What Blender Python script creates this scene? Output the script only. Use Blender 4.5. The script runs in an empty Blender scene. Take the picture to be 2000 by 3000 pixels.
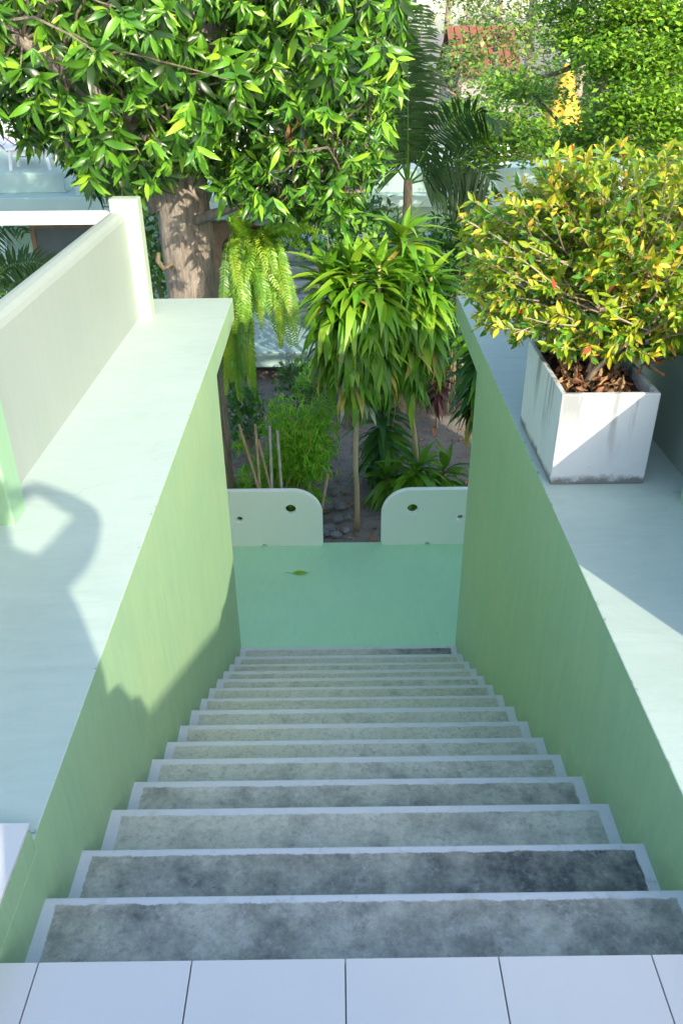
import bpy, bmesh, math, random
import numpy as np
from mathutils import Vector, Matrix

# ------------------------------------------------------------------ camera, sky, sun, exposure
SC = bpy.context.scene
COL = SC.collection
F_PX, PITCH, YAW, ROLL = 2420.0, 0.534817, -0.003439, -0.009412
CAM = Vector((-0.05836, 0.0, 1.7355))
def _axes():
    cp, sp = math.cos(PITCH), math.sin(PITCH)
    f, u, r = Vector((0, cp, -sp)), Vector((0, sp, cp)), Vector((1, 0, 0))
    rz = Matrix.Rotation(YAW, 3, 'Z')
    f, u, r = rz @ f, rz @ u, rz @ r
    c, s = math.cos(ROLL), math.sin(ROLL)
    return r * c + u * s, u * c - r * s, f
AX_R, AX_U, AX_F = _axes()
cam_data = bpy.data.cameras.new('camera')
cam_data.sensor_fit = 'HORIZONTAL'
cam_data.sensor_width = 24.0
cam_data.lens = F_PX / 2000.0 * 24.0
cam_data.clip_start = 0.02
cam_data.clip_end = 3000
cam = bpy.data.objects.new('camera', cam_data)
COL.objects.link(cam)
cam.matrix_world = Matrix(((AX_R.x, AX_U.x, -AX_F.x, CAM.x), (AX_R.y, AX_U.y, -AX_F.y, CAM.y),
                           (AX_R.z, AX_U.z, -AX_F.z, CAM.z), (0, 0, 0, 1)))
SC.camera = cam

TO_SUN = Vector((1.04, -1.87, 1.0)).normalized()
SUN_EL = math.asin(TO_SUN.z)
world = bpy.data.worlds.new('World')
SC.world = world
world.use_nodes = True
wn = world.node_tree
sky = wn.nodes.new('ShaderNodeTexSky')
sky.sky_type = 'NISHITA'
sky.sun_disc = False
sky.sun_elevation = SUN_EL
sky.sun_rotation = math.atan2(TO_SUN.x, TO_SUN.y)
sky.air_density = 1.0
sky.dust_density = 1.6
sky.ozone_density = 0.8
wn.links.new(sky.outputs[0], wn.nodes['Background'].inputs[0])
wn.nodes['Background'].inputs[1].default_value = 0.15
sun_data = bpy.data.lights.new('sun', 'SUN')
sun_data.energy = 2.0
sun_data.angle = math.radians(0.6)
sun_data.color = (1.0, 0.91, 0.72)
sun = bpy.data.objects.new('sun', sun_data)
COL.objects.link(sun)
sun.rotation_euler = (-TO_SUN).to_track_quat('-Z', 'Y').to_euler()
SC.view_settings.view_transform = 'Standard'
SC.view_settings.look = 'None'
SC.view_settings.gamma = 1.0
SC.view_settings.use_curve_mapping = False
SC.view_settings.exposure = 1.70
SC.cycles.use_denoising = True
SC.cycles.max_bounces = 8
SC.cycles.diffuse_bounces = 5
SC.cycles.transparent_max_bounces = 4

# ------------------------------------------------------------------ pixel <-> place
def ray(px):
    return AX_F + AX_R * ((px[0] - 1000) / F_PX) - AX_U * ((px[1] - 1500) / F_PX)
def on_z(u, v, z):
    d = ray((u, v)); return CAM + d * ((z - CAM.z) / d.z)
def on_y(u, v, y):
    d = ray((u, v)); return CAM + d * ((y - CAM.y) / d.y)
def proj(p):
    d = Vector(p) - CAM
    w = d.dot(AX_F)
    if w < 0.05: return (-9e9, -9e9)
    return 1000 + F_PX * d.dot(AX_R) / w, 1500 - F_PX * d.dot(AX_U) / w

# ------------------------------------------------------------------ materials
MATS = {}
def new_mat(name):
    m = bpy.data.materials.new(name); m.use_nodes = True
    MATS[name] = m
    nt = m.node_tree
    return m, nt, nt.nodes['Principled BSDF']
def N(nt, kind, **kw):
    n = nt.nodes.new(kind)
    for k, v in kw.items(): setattr(n, k, v)
    return n
def noise(nt, scale, detail=4, rough=0.55, vec=None, stretch=None, dist=0.0):
    n = N(nt, 'ShaderNodeTexNoise')
    n.inputs['Scale'].default_value = scale
    n.inputs['Detail'].default_value = detail
    n.inputs['Roughness'].default_value = rough
    n.inputs['Distortion'].default_value = dist
    if vec is None: vec = N(nt, 'ShaderNodeNewGeometry').outputs['Position']
    if stretch:
        mp = N(nt, 'ShaderNodeMapping'); mp.inputs['Scale'].default_value = stretch
        nt.links.new(vec, mp.inputs['Vector']); vec = mp.outputs[0]
    nt.links.new(vec, n.inputs['Vector'])
    return n.outputs['Fac']
def ramp(nt, fac, stops):
    r = N(nt, 'ShaderNodeValToRGB')
    el = r.color_ramp.elements
    while len(el) < len(stops): el.new(0.5)
    for e, (p, c) in zip(el, stops):
        e.position = p
        e.color = (c, c, c, 1) if isinstance(c, (int, float)) else (*c, 1)
    nt.links.new(fac, r.inputs['Fac'])
    return r.outputs['Color']
def mix(nt, fac, a, b, mode='MIX'):
    m = N(nt, 'ShaderNodeMix', data_type='RGBA', blend_type=mode)
    for s, v in ((m.inputs[0], fac), (m.inputs[6], a), (m.inputs[7], b)):
        if isinstance(v, bpy.types.NodeSocket): nt.links.new(v, s)
        elif isinstance(v, (int, float)): s.default_value = v if s.type == 'VALUE' else (v, v, v, 1)
        else: s.default_value = (*v, 1)
    return m.outputs[2]
def math_(nt, op, a, b=None, clamp=False):
    m = N(nt, 'ShaderNodeMath', operation=op, use_clamp=clamp)
    for i, v in enumerate((a, b)):
        if v is None: continue
        if isinstance(v, bpy.types.NodeSocket): nt.links.new(v, m.inputs[i])
        else: m.inputs[i].default_value = v
    return m.outputs[0]
def bump(nt, bsdf, h, strength=0.2, dist=0.01):
    b = N(nt, 'ShaderNodeBump'); b.inputs['Strength'].default_value = strength; b.inputs['Distance'].default_value = dist
    nt.links.new(h, b.inputs['Height']); nt.links.new(b.outputs[0], bsdf.inputs['Normal'])

def paint_mat(name, c, c2=None, rough=0.55, streak=None, blot=0.25, specks=0.0, bumps=0.12, wear=None):
    """painted plaster: two close tones in soft blotches, brush streaks, fine specks of dirt"""
    m, nt, b = new_mat(name)
    c2 = c2 or tuple(x * 0.86 for x in c)
    col = mix(nt, ramp(nt, noise(nt, 1.7, 5, 0.6), [(0.35, 0.0), (0.68, 1.0)]), c, c2)
    if streak:
        s = ramp(nt, noise(nt, 6.0, 5, 0.6, stretch=streak, dist=1.6), [(0.36, 0.0), (0.70, 1.0)])
        col = mix(nt, math_(nt, 'MULTIPLY', s, blot), col, tuple(min(1, x * 1.28) for x in c))
        s2 = ramp(nt, noise(nt, 11.0, 4, 0.6, stretch=streak, dist=1.0), [(0.55, 0.0), (0.8, 1.0)])
        col = mix(nt, math_(nt, 'MULTIPLY', s2, blot * 0.8), col, tuple(x * 0.72 for x in c))
    if specks:
        k = ramp(nt, noise(nt, 26.0, 3, 0.7), [(0.70, 0.0), (0.745, 1.0)])
        k2 = ramp(nt, noise(nt, 1.1, 3, 0.6), [(0.48, 0.0), (0.66, 1.0)])
        col = mix(nt, math_(nt, 'MULTIPLY', math_(nt, 'MULTIPLY', k, k2), specks), col, (0.20, 0.23, 0.22))
    if wear:
        pos = N(nt, 'ShaderNodeNewGeometry').outputs['Position']
        sp = N(nt, 'ShaderNodeSeparateXYZ'); nt.links.new(pos, sp.inputs[0])
    if wear == 'terrace':
        # water marks, hairline cracks, chips along the stair edge
        st = ramp(nt, noise(nt, 2.6, 8, 0.72, dist=0.6), [(0.50, 0.0), (0.56, 0.09), (0.60, 0.03), (0.75, 0.12)])
        col = mix(nt, st, col, tuple(x * 0.62 for x in c))
        wv = N(nt, 'ShaderNodeVectorMath', operation='ADD')
        nz = N(nt, 'ShaderNodeTexNoise'); nz.inputs['Scale'].default_value = 2.5; nz.inputs['Detail'].default_value = 6
        nt.links.new(pos, nz.inputs['Vector']); nt.links.new(pos, wv.inputs[0]); nt.links.new(nz.outputs['Color'], wv.inputs[1])
        vo = N(nt, 'ShaderNodeTexVoronoi', feature='DISTANCE_TO_EDGE'); vo.inputs['Scale'].default_value = 0.75
        nt.links.new(wv.outputs[0], vo.inputs['Vector'])
        ck = ramp(nt, vo.outputs['Distance'], [(0.0, 0.5), (0.0035, 0.0)])
        ck = math_(nt, 'MULTIPLY', ck, ramp(nt, noise(nt, 0.8, 3), [(0.5, 0.0), (0.6, 1.0)]))
        col = mix(nt, ck, col, (0.22, 0.26, 0.25))
        ex = math_(nt, 'SUBTRACT', math_(nt, 'ABSOLUTE', sp.outputs['X']), 0.8062)
        chip = math_(nt, 'SUBTRACT', math_(nt, 'MULTIPLY', math_(nt, 'SUBTRACT', noise(nt, 24, 6, 0.75), 0.56), 0.16), ex)
        chip = ramp(nt, math_(nt, 'MULTIPLY', chip, 60.0), [(0.0, 0.0), (0.25, 0.8)])
        col = mix(nt, chip, col, (0.19, 0.22, 0.18))
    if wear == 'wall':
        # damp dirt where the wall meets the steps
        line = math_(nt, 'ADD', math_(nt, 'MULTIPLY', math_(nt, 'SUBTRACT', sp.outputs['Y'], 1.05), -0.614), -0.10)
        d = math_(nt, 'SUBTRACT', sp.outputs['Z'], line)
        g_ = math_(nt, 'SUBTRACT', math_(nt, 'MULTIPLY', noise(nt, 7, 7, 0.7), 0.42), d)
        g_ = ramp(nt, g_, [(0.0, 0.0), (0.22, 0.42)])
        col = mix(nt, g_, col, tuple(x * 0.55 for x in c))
        sc_ = ramp(nt, noise(nt, 3.2, 8, 0.75, dist=0.5), [(0.60, 0.0), (0.68, 0.30)])
        col = mix(nt, sc_, col, tuple(min(1, x * 1.25) for x in c))
    nt.links.new(col, b.inputs['Base Color'])
    b.inputs['Roughness'].default_value = rough
    bump(nt, b, noise(nt, 38, 5, 0.65), bumps, 0.006)
    return m
def plain_mat(name, c, rough=0.5, metal=0.0, var=0.15, scale=6.0, bumps=0.0, stretch=None):
    m, nt, b = new_mat(name)
    col = mix(nt, ramp(nt, noise(nt, scale, 4, 0.6, stretch=stretch), [(0.3, 0.0), (0.7, 1.0)]), c, tuple(x * (1 - var) for x in c))
    nt.links.new(col, b.inputs['Base Color'])
    b.inputs['Roughness'].default_value = rough
    b.inputs['Metallic'].default_value = metal
    if bumps: bump(nt, b, noise(nt, scale * 4, 5, 0.7, stretch=stretch), bumps, 0.02)
    return m
def leaf_mat(name, c, trans=0.35, rough=0.38, tint=None):
    m, nt, b = new_mat(name)
    tint = tint or (c[0] * 1.5 + 0.01, c[1] * 1.18, c[2])
    col = mix(nt, ramp(nt, noise(nt, 7.0, 3, 0.6), [(0.36, 0.0), (0.66, 1.0)]), c, tint)
    nt.links.new(col, b.inputs['Base Color'])
    b.inputs['Roughness'].default_value = rough
    b.inputs['Specular IOR Level'].default_value = 0.45
    t = N(nt, 'ShaderNodeBsdfTranslucent')
    tc = mix(nt, 0.55, col, (min(1, c[0] * 2.2 + .03), min(1, c[1] * 1.7 + .02), c[2] * 0.6))
    nt.links.new(tc, t.inputs['Color'])
    mx = N(nt, 'ShaderNodeMixShader'); mx.inputs[0].default_value = trans
    nt.links.new(b.outputs[0], mx.inputs[1]); nt.links.new(t.outputs[0], mx.inputs[2])
    nt.links.new(mx.outputs[0], nt.nodes['Material Output'].inputs['Surface'])
    return m

paint_mat('wall_green', (0.345, 0.50, 0.275), (0.30, 0.475, 0.28), 0.6, (2.6, 2.6, 0.42), 0.30, 0.0, 0.26, 'wall')
paint_mat('terrace_mint', (0.465, 0.555, 0.50), (0.43, 0.535, 0.475), 0.6, (0.4, 2.2, 1.0), 0.26, 0.9, 0.2, 'terrace')
paint_mat('parapet_mint', (0.33, 0.375, 0.33), (0.31, 0.36, 0.315), 0.55, (3.0, 3.0, 0.25), 0.18, 0.3)
paint_mat('post_green', (0.30, 0.49, 0.29), (0.27, 0.46, 0.29), 0.5, (3.0, 3.0, 0.3), 0.2, 0.2)
paint_mat('post_pale', (0.45, 0.53, 0.39), (0.43, 0.51, 0.38), 0.55, (3.0, 3.0, 0.3), 0.15, 0.2)
paint_mat('panel_mint', (0.87, 0.93, 0.86), (0.85, 0.91, 0.85), 0.4, None, 0.2, 0.25)
paint_mat('landing_green', (0.46, 0.77, 0.49), (0.42, 0.73, 0.47), 0.38, (2.0, 0.6, 1.0), 0.14, 0.7)
paint_mat('house_mint', (0.36, 0.50, 0.46), (0.33, 0.47, 0.44), 0.55, None, 0.2, 0.2)
paint_mat('house_green', (0.28, 0.44, 0.35), (0.26, 0.40, 0.33), 0.55, None, 0.2, 0.2)
paint_mat('house_white', (0.80, 0.82, 0.80), (0.75, 0.78, 0.76), 0.55, None, 0.2, 0.2)
paint_mat('tile_white', (0.66, 0.65, 0.63), (0.62, 0.62, 0.605), 0.22, None, 0.1, 0.35, 0.03)
plain_mat('grout', (0.50, 0.50, 0.50), 0.8, 0, 0.5, 9)
plain_mat('soil', (0.10, 0.055, 0.03), 0.95, 0, 0.6, 18, 0.6)
plain_mat('dead_leaf', (0.36, 0.16, 0.07), 0.7, 0, 0.5, 30)
plain_mat('dead_leaf_pale', (0.50, 0.30, 0.15), 0.7, 0, 0.5, 30)
plain_mat('twig', (0.40, 0.31, 0.22), 0.8, 0, 0.4, 12)
plain_mat('cane', (0.52, 0.40, 0.24), 0.55, 0, 0.35, 9, 0.1, (1, 1, .3))
plain_mat('cane_grey', (0.56, 0.53, 0.47), 0.6, 0, 0.3, 9, 0.1)
plain_mat('stone', (0.23, 0.24, 0.25), 0.9, 0, 0.45, 7, 0.5)
plain_mat('sheet_metal', (0.42, 0.46, 0.48), 0.35, 0.7, 0.25, 5)
plain_mat('brown_wood', (0.24, 0.15, 0.09), 0.7, 0, 0.4, 8, 0.2)
plain_mat('dark_room', (0.10, 0.12, 0.12), 0.8)
plain_mat('purple_cloth', (0.22, 0.14, 0.38), 0.8)
plain_mat('white_plastic', (0.78, 0.79, 0.80), 0.35)
plain_mat('yellow_canvas', (0.56, 0.36, 0.035), 0.7, 0, 0.3, 3)
plain_mat('red_roof', (0.25, 0.095, 0.05), 0.8, 0, 0.35, 2.0, 0.2)
plain_mat('grey_board', (0.36, 0.34, 0.32), 0.8, 0, 0.3, 3, 0.2)
plain_mat('steel', (0.6, 0.6, 0.58), 0.35, 0.9)
plain_mat('skin', (0.52, 0.33, 0.24), 0.5)
plain_mat('shirt', (0.20, 0.28, 0.42), 0.85)
plain_mat('shorts', (0.16, 0.15, 0.13), 0.85)
plain_mat('hair', (0.035, 0.024, 0.018), 0.6)
plain_mat('black_plastic', (0.02, 0.02, 0.022), 0.45)

def bark_mat(name, c, scale):
    m, nt, b = new_mat(name)
    f = noise(nt, scale, 8, 0.72, stretch=(1, 1, 0.16))
    f2 = noise(nt, 1.8, 4, 0.6)
    col = mix(nt, ramp(nt, f, [(0.36, 0.0), (0.62, 1.0)]), tuple(x * 0.42 for x in c), c)
    col = mix(nt, math_(nt, 'MULTIPLY', ramp(nt, f2, [(0.48, 0.0), (0.66, 1.0)]), 0.4), col, (0.40, 0.36, 0.31))
    nt.links.new(col, b.inputs['Base Color']); b.inputs['Roughness'].default_value = 0.9
    bump(nt, b, f, 0.9, 0.03)
bark_mat('bark', (0.41, 0.34, 0.285), 26)
bark_mat('bark_thin', (0.30, 0.24, 0.16), 40)

def ground_mat():
    m, nt, b = new_mat('sandy_soil')
    col = mix(nt, ramp(nt, noise(nt, 0.9, 6, 0.6), [(0.35, 0.0), (0.65, 1.0)]), (0.20, 0.185, 0.165), (0.27, 0.23, 0.19))
    col = mix(nt, ramp(nt, noise(nt, 14, 6, 0.7), [(0.5, 0.0), (0.72, 1.0)]), col, (0.12, 0.10, 0.08))
    nt.links.new(col, b.inputs['Base Color']); b.inputs['Roughness'].default_value = 0.95
    bump(nt, b, noise(nt, 30, 6, 0.7), 0.6, 0.03)
ground_mat()

def planter_mat():
    """white painted concrete: grime at the foot, runs below the rim, a rusty streak"""
    m, nt, b = new_mat('planter_white')
    g = N(nt, 'ShaderNodeTexCoord').outputs['Object']
    sep = N(nt, 'ShaderNodeSeparateXYZ'); nt.links.new(g, sep.inputs[0])
    base = mix(nt, ramp(nt, noise(nt, 3.5, 5, 0.65, g), [(0.35, 0.0), (0.7, 1.0)]), (0.66, 0.68, 0.68), (0.58, 0.60, 0.60))
    n1 = noise(nt, 16, 5, 0.7, g)
    foot = math_(nt, 'SUBTRACT', math_(nt, 'MULTIPLY', n1, 0.11), math_(nt, 'SUBTRACT', sep.outputs['Z'], 0.0))
    foot = ramp(nt, math_(nt, 'ADD', foot, 0.0), [(0.012, 0.0), (0.04, 0.85)])
    run = ramp(nt, noise(nt, 9, 4, 0.6, g, (1.0, 1.0, 0.10)), [(0.545, 0.0), (0.62, 1.0)])
    lim = ramp(nt, math_(nt, 'ADD', sep.outputs['Z'], math_(nt, 'MULTIPLY', noise(nt, 8, 3, 0.6, g, (1, 1, .3)), 0.3)), [(0.24, 0.0), (0.48, 1.0)])
    run = math_(nt, 'MULTIPLY', run, lim)
    sp = ramp(nt, noise(nt, 40, 4, 0.7, g), [(0.66, 0.0), (0.72, 0.7)])
    col = mix(nt, math_(nt, 'MULTIPLY', run, 0.75), base, (0.22, 0.23, 0.23))
    col = mix(nt, math_(nt, 'MULTIPLY', sp, 0.5), col, (0.28, 0.27, 0.25))
    col = mix(nt, foot, col, (0.10, 0.10, 0.09))
    nt.links.new(col, b.inputs['Base Color']); b.inputs['Roughness'].default_value = 0.75
    bump(nt, b, noise(nt, 50, 5, 0.7, g), 0.25, 0.006)
planter_mat()

def tread_mat(W, depth):
    """grey cement tread with a ragged white painted border (sides and nosing); object colour = amount of dark mould"""
    m, nt, b = new_mat('tread_cement')
    g = N(nt, 'ShaderNodeTexCoord').outputs['Object']
    pos = N(nt, 'ShaderNodeNewGeometry').outputs['Position']
    sep = N(nt, 'ShaderNodeSeparateXYZ'); nt.links.new(g, sep.inputs[0])
    oi = N(nt, 'ShaderNodeObjectInfo')
    osep = N(nt, 'ShaderNodeSeparateColor'); nt.links.new(oi.outputs['Color'], osep.inputs[0])
    n1 = noise(nt, 5, 7, 0.68); n2 = noise(nt, 42, 4, 0.75); n3 = noise(nt, 2.2, 5, 0.6)
    base = mix(nt, ramp(nt, n1, [(0.35, 0.0), (0.65, 1.0)]), (0.60, 0.605, 0.53), (0.50, 0.505, 0.435))
    base = mix(nt, math_(nt, 'MULTIPLY', ramp(nt, n3, [(0.42, 0.0), (0.62, 1.0)]), 0.35), base, (0.54, 0.54, 0.38))
    base = mix(nt, math_(nt, 'MULTIPLY', ramp(nt, n2, [(0.50, 0.0), (0.72, 1.0)]), 0.55), base, (0.17, 0.19, 0.18))
    # mould: object colour r = strength, g = shift of the noise threshold
    xs = math_(nt, 'ADD', math_(nt, 'MULTIPLY', sep.outputs['X'], osep.outputs['Green']), 0.0)
    md = math_(nt, 'ADD', math_(nt, 'ADD', noise(nt, 6.5, 7, 0.72), math_(nt, 'MULTIPLY', osep.outputs['Red'], 0.42)), math_(nt, 'MULTIPLY', xs, 0.30))
    md = ramp(nt, md, [(0.56, 0.0), (0.98, 0.95)])
    base = mix(nt, md, base, (0.045, 0.055, 0.06))
    fine = ramp(nt, noise(nt, 85, 4, 0.8), [(0.42, 0.0), (0.72, 0.42)])
    base = mix(nt, fine, base, (0.24, 0.26, 0.25))
    # remains of old white paint
    old = ramp(nt, math_(nt, 'ADD', noise(nt, 15, 8, 0.8), math_(nt, 'MULTIPLY', osep.outputs['Blue'], 0.22)), [(0.62, 0.0), (0.78, 0.55)])
    base = mix(nt, old, base, (0.60, 0.62, 0.60))
    rag = math_(nt, 'MULTIPLY', math_(nt, 'SUBTRACT', noise(nt, 17, 8, 0.75), 0.5), 0.026)
    ax = math_(nt, 'ABSOLUTE', sep.outputs['X'])
    vr = math_(nt, 'MULTIPLY', math_(nt, 'SUBTRACT', oi.outputs['Random'], 0.5), 0.014)
    e1 = math_(nt, 'SUBTRACT', ax, W / 2 - 0.037)
    e2 = math_(nt, 'SUBTRACT', sep.outputs['Y'], -0.028)
    e = math_(nt, 'ADD', math_(nt, 'ADD', math_(nt, 'MAXIMUM', e1, e2), rag), vr)
    edge = ramp(nt, math_(nt, 'ADD', math_(nt, 'MULTIPLY', e, 40.0), 0.5), [(0.42, 0.0), (0.58, 1.0)])
    edge = math_(nt, 'MULTIPLY', edge, ramp(nt, noise(nt, 13, 7, 0.75), [(0.33, 0.45), (0.45, 1.0)]))
    pnt = mix(nt, ramp(nt, noise(nt, 9, 5, 0.65), [(0.40, 0.0), (0.75, 0.45)]), (0.60, 0.63, 0.66), (0.48, 0.52, 0.54))
    col = mix(nt, edge, base, pnt)
    nt.links.new(col, b.inputs['Base Color']); b.inputs['Roughness'].default_value = 0.8
    bump(nt, b, noise(nt, 60, 6, 0.75), 0.35, 0.008)

for nm, c in (('mango_a', (0.045, 0.165, 0.014)), ('mango_b', (0.09, 0.27, 0.018)), ('mango_c', (0.012, 0.050, 0.010)), ('mango_d', (0.20, 0.42, 0.03)),  # mango: deepest tone paints shaded gaps, palest tone paints highlights
              ('bush_a', (0.22, 0.35, 0.02)), ('bush_b', (0.46, 0.46, 0.04)), ('bush_c', (0.08, 0.25, 0.025)), ('bush_d', (0.54, 0.36, 0.06)), ('bush_e', (0.48, 0.08, 0.05)),
              ('drac_a', (0.11, 0.32, 0.02)), ('drac_b', (0.21, 0.42, 0.035)), ('drac_c', (0.075, 0.21, 0.02)), ('drac_d', (0.40, 0.38, 0.10)),
              ('low_a', (0.035, 0.15, 0.03)), ('low_b', (0.08, 0.25, 0.02)),
              ('bamboo_a', (0.11, 0.40, 0.02)), ('bamboo_b', (0.20, 0.52, 0.03)), ('bamboo_c', (0.30, 0.36, 0.05)),
              ('fern_a', (0.13, 0.32, 0.025)), ('fern_b', (0.21, 0.38, 0.035)), ('fern_c', (0.06, 0.20, 0.03)),
              ('palm_a', (0.014, 0.065, 0.016)), ('palm_b', (0.022, 0.09, 0.02)),
              ('tier_a', (0.12, 0.31, 0.02)), ('tier_b', (0.20, 0.41, 0.03)), ('tier_c', (0.05, 0.17, 0.02)),
              ('far_a', (0.09, 0.22, 0.03)), ('far_b', (0.16, 0.26, 0.05)), ('far_c', (0.05, 0.13, 0.03)), ('cordyline', (0.055, 0.015, 0.02))):
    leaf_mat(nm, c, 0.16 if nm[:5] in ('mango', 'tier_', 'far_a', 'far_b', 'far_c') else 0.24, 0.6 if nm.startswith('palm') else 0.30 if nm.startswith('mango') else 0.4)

# ------------------------------------------------------------------ object helpers
def tag(o, label=None, cat=None, group=None, kind=None):
    for k, v in (('label', label), ('category', cat), ('group', group), ('kind', kind)):
        if v: o[k] = v
    return o
def empty(name, loc):
    o = bpy.data.objects.new(name, None); COL.objects.link(o); o.location = loc
    o.empty_display_size = 0.1
    return o
def link(name, me, parent=None, loc=None, smooth=False):
    o = bpy.data.objects.new(name, me); COL.objects.link(o)
    if loc is not None: o.location = loc
    if parent is not None:
        o.parent = parent
        o.matrix_parent_inverse = world_of(parent).inverted()
    if smooth:
        me.polygons.foreach_set('use_smooth', [True] * len(me.polygons))
    return o
def world_of(o):
    m = Matrix.LocRotScale(o.location, o.rotation_euler, o.scale)
    if o.parent is not None:
        m = world_of(o.parent) @ o.matrix_parent_inverse @ m
    return m
class MB:
    def __init__(s): s.v, s.f, s.m = [], [], []
    def add(s, vs, fs, mi=0):
        b = len(s.v); s.v += [tuple(v) for v in vs]
        s.f += [tuple(i + b for i in f) for f in fs]; s.m += [mi] * len(fs)
    def box(s, x0, x1, y0, y1, z0, z1, mi=0):
        s.add([(x0, y0, z0), (x1, y0, z0), (x1, y1, z0), (x0, y1, z0), (x0, y0, z1), (x1, y0, z1), (x1, y1, z1), (x0, y1, z1)],
              [(3, 2, 1, 0), (4, 5, 6, 7), (0, 1, 5, 4), (1, 2, 6, 5), (2, 3, 7, 6), (3, 0, 4, 7)], mi)
    def tube(s, pts, rad, n=8, mi=0, cap=True, wob=0.0, rng=None):
        pts = [Vector(p) for p in pts]
        rings = []
        t = (pts[1] - pts[0]).normalized()
        a = t.orthogonal().normalized()
        for i, p in enumerate(pts):
            t2 = (pts[min(i + 1, len(pts) - 1)] - pts[max(i - 1, 0)]).normalized()
            a = (a - t2 * a.dot(t2)).normalized(); b = t2.cross(a)
            r = rad[i] if isinstance(rad, (list, tuple)) else rad
            ring = []
            for k in range(n):
                th = 2 * math.pi * k / n
                rr = r * (1 + (rng.uniform(-wob, wob) if rng else 0))
                ring.append(p + (a * math.cos(th) + b * math.sin(th)) * rr)
            rings.append(ring)
        vs = [v for r_ in rings for v in r_]
        fs = [(i * n + k, i * n + (k + 1) % n, (i + 1) * n + (k + 1) % n, (i + 1) * n + k) for i in range(len(pts) - 1) for k in range(n)]
        if cap: fs += [tuple(range(n - 1, -1, -1)), tuple((len(pts) - 1) * n + k for k in range(n))]
        s.add(vs, fs, mi)
    def mesh(s, name, mats):
        me = bpy.data.meshes.new(name); me.from_pydata(s.v, [], s.f)
        for m in ([mats] if isinstance(mats, str) else mats): me.materials.append(MATS[m])
        me.polygons.foreach_set('material_index', s.m); me.update()
        return me
    def build(s, name, mats, parent=None, origin=None, smooth=False, bevel=0.0):
        if origin is not None:
            o = Vector(origin); s.v = [tuple(Vector(v) - o) for v in s.v]
        ob = link(name, s.mesh(name, mats), parent, origin, smooth)
        if bevel:
            b = ob.modifiers.new('bevel', 'BEVEL'); b.width = bevel; b.segments = 2; b.limit_method = 'ANGLE'
        return ob
def prism_x(mb, prof, x0, x1, mi_side=0, mi_of=None):
    """profile [(y,z)...] extruded from x0 to x1"""
    n = len(prof)
    vs = [(x0, y, z) for y, z in prof] + [(x1, y, z) for y, z in prof]
    mb.add(vs, [tuple(range(n)), tuple(range(2 * n - 1, n - 1, -1))], mi_side)
    for i in range(n):
        j = (i + 1) % n
        mb.add([vs[i], vs[i + n], vs[j + n], vs[j]], [(0, 1, 2, 3)], mi_of(i) if mi_of else mi_side)
def fix_normals(ob):
    bm = bmesh.new(); bm.from_mesh(ob.data); bmesh.ops.remove_doubles(bm, verts=bm.verts, dist=1e-5)
    bmesh.ops.recalc_face_normals(bm, faces=bm.faces); bm.to_mesh(ob.data); bm.free()
    return ob

# ------------------------------------------------------------------ measures
W = 1.6124; HW = W / 2
RISE = 0.1530
NOSE = [1.300, 1.5555, 1.8245, 2.073, 2.3205, 2.559, 2.808, 3.064, 3.3085, 3.5555, 3.801, 4.043, 4.2845, 4.544, 4.8215]
Y_TILE = 1.042
Z_TER = 0.039
Z_LAND = -16 * RISE
Z_GND = -2.62
Y_WALL_END, Y_SLAB_END = 4.845, 5.908
XT, TILE = -0.7157, 0.33

# ------------------------------------------------------------------ setting: ground, landing, floors
mb = MB()
gx = np.linspace(-1, 1, 41) ** 3 * 400
gy = np.linspace(-1, 1, 41) ** 3 * 400 + 8
mb.v = [(x, y, Z_GND) for y in gy for x in gx]
mb.f = [(j * 41 + i, j * 41 + i + 1, (j + 1) * 41 + i + 1, (j + 1) * 41 + i) for j in range(40) for i in range(40)]
mb.m = [0] * len(mb.f)
tag(mb.build('ground', 'sandy_soil'), kind='structure')

mb = MB(); mb.box(-3.2, 3.2, 4.78, 6.508, Z_GND - 0.15, Z_LAND)
tag(mb.build('landing', 'landing_green', bevel=0.008), kind='structure')

mb = MB(); mb.box(-5.0, 6.0, -4.0, Y_TILE - 0.006, -0.30, -0.012)
floor = tag(mb.build('tiled_floor', 'grout'), kind='structure')
mt = MB(); g = 0.0016; mt.box(g, TILE - g, g, TILE - g, -0.011, 0.0)
tile_me = mt.mesh('tile', 'tile_white')
def lay_tile(x, y, z, parent):
    o = link('tile', tile_me, parent, (x, y, z))
    b = o.modifiers.new('bevel', 'BEVEL'); b.width = 0.0008; b.segments = 1
for r in range(5):
    for k in range(-4, 9):
        lay_tile(XT + TILE * k, Y_TILE - TILE * (r + 1), 0.0, floor)
for sgn in (-1, 1):
    mb = MB()
    x0, x1 = (-2.6, -HW) if sgn < 0 else (HW, 2.6)
    mb.box(x0, x1, Y_TILE - 5 * TILE, 1.318, 0.0015, 0.080)
    kerb = tag(mb.build('raised_floor', 'wall_green'), kind='structure')
    for r in range(2):
        for k in range(5):
            x = -HW - TILE * (k + 1) if sgn < 0 else HW + TILE * k
            lay_tile(x, 1.33 - TILE * (r + 1), 0.0925, kerb)

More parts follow.
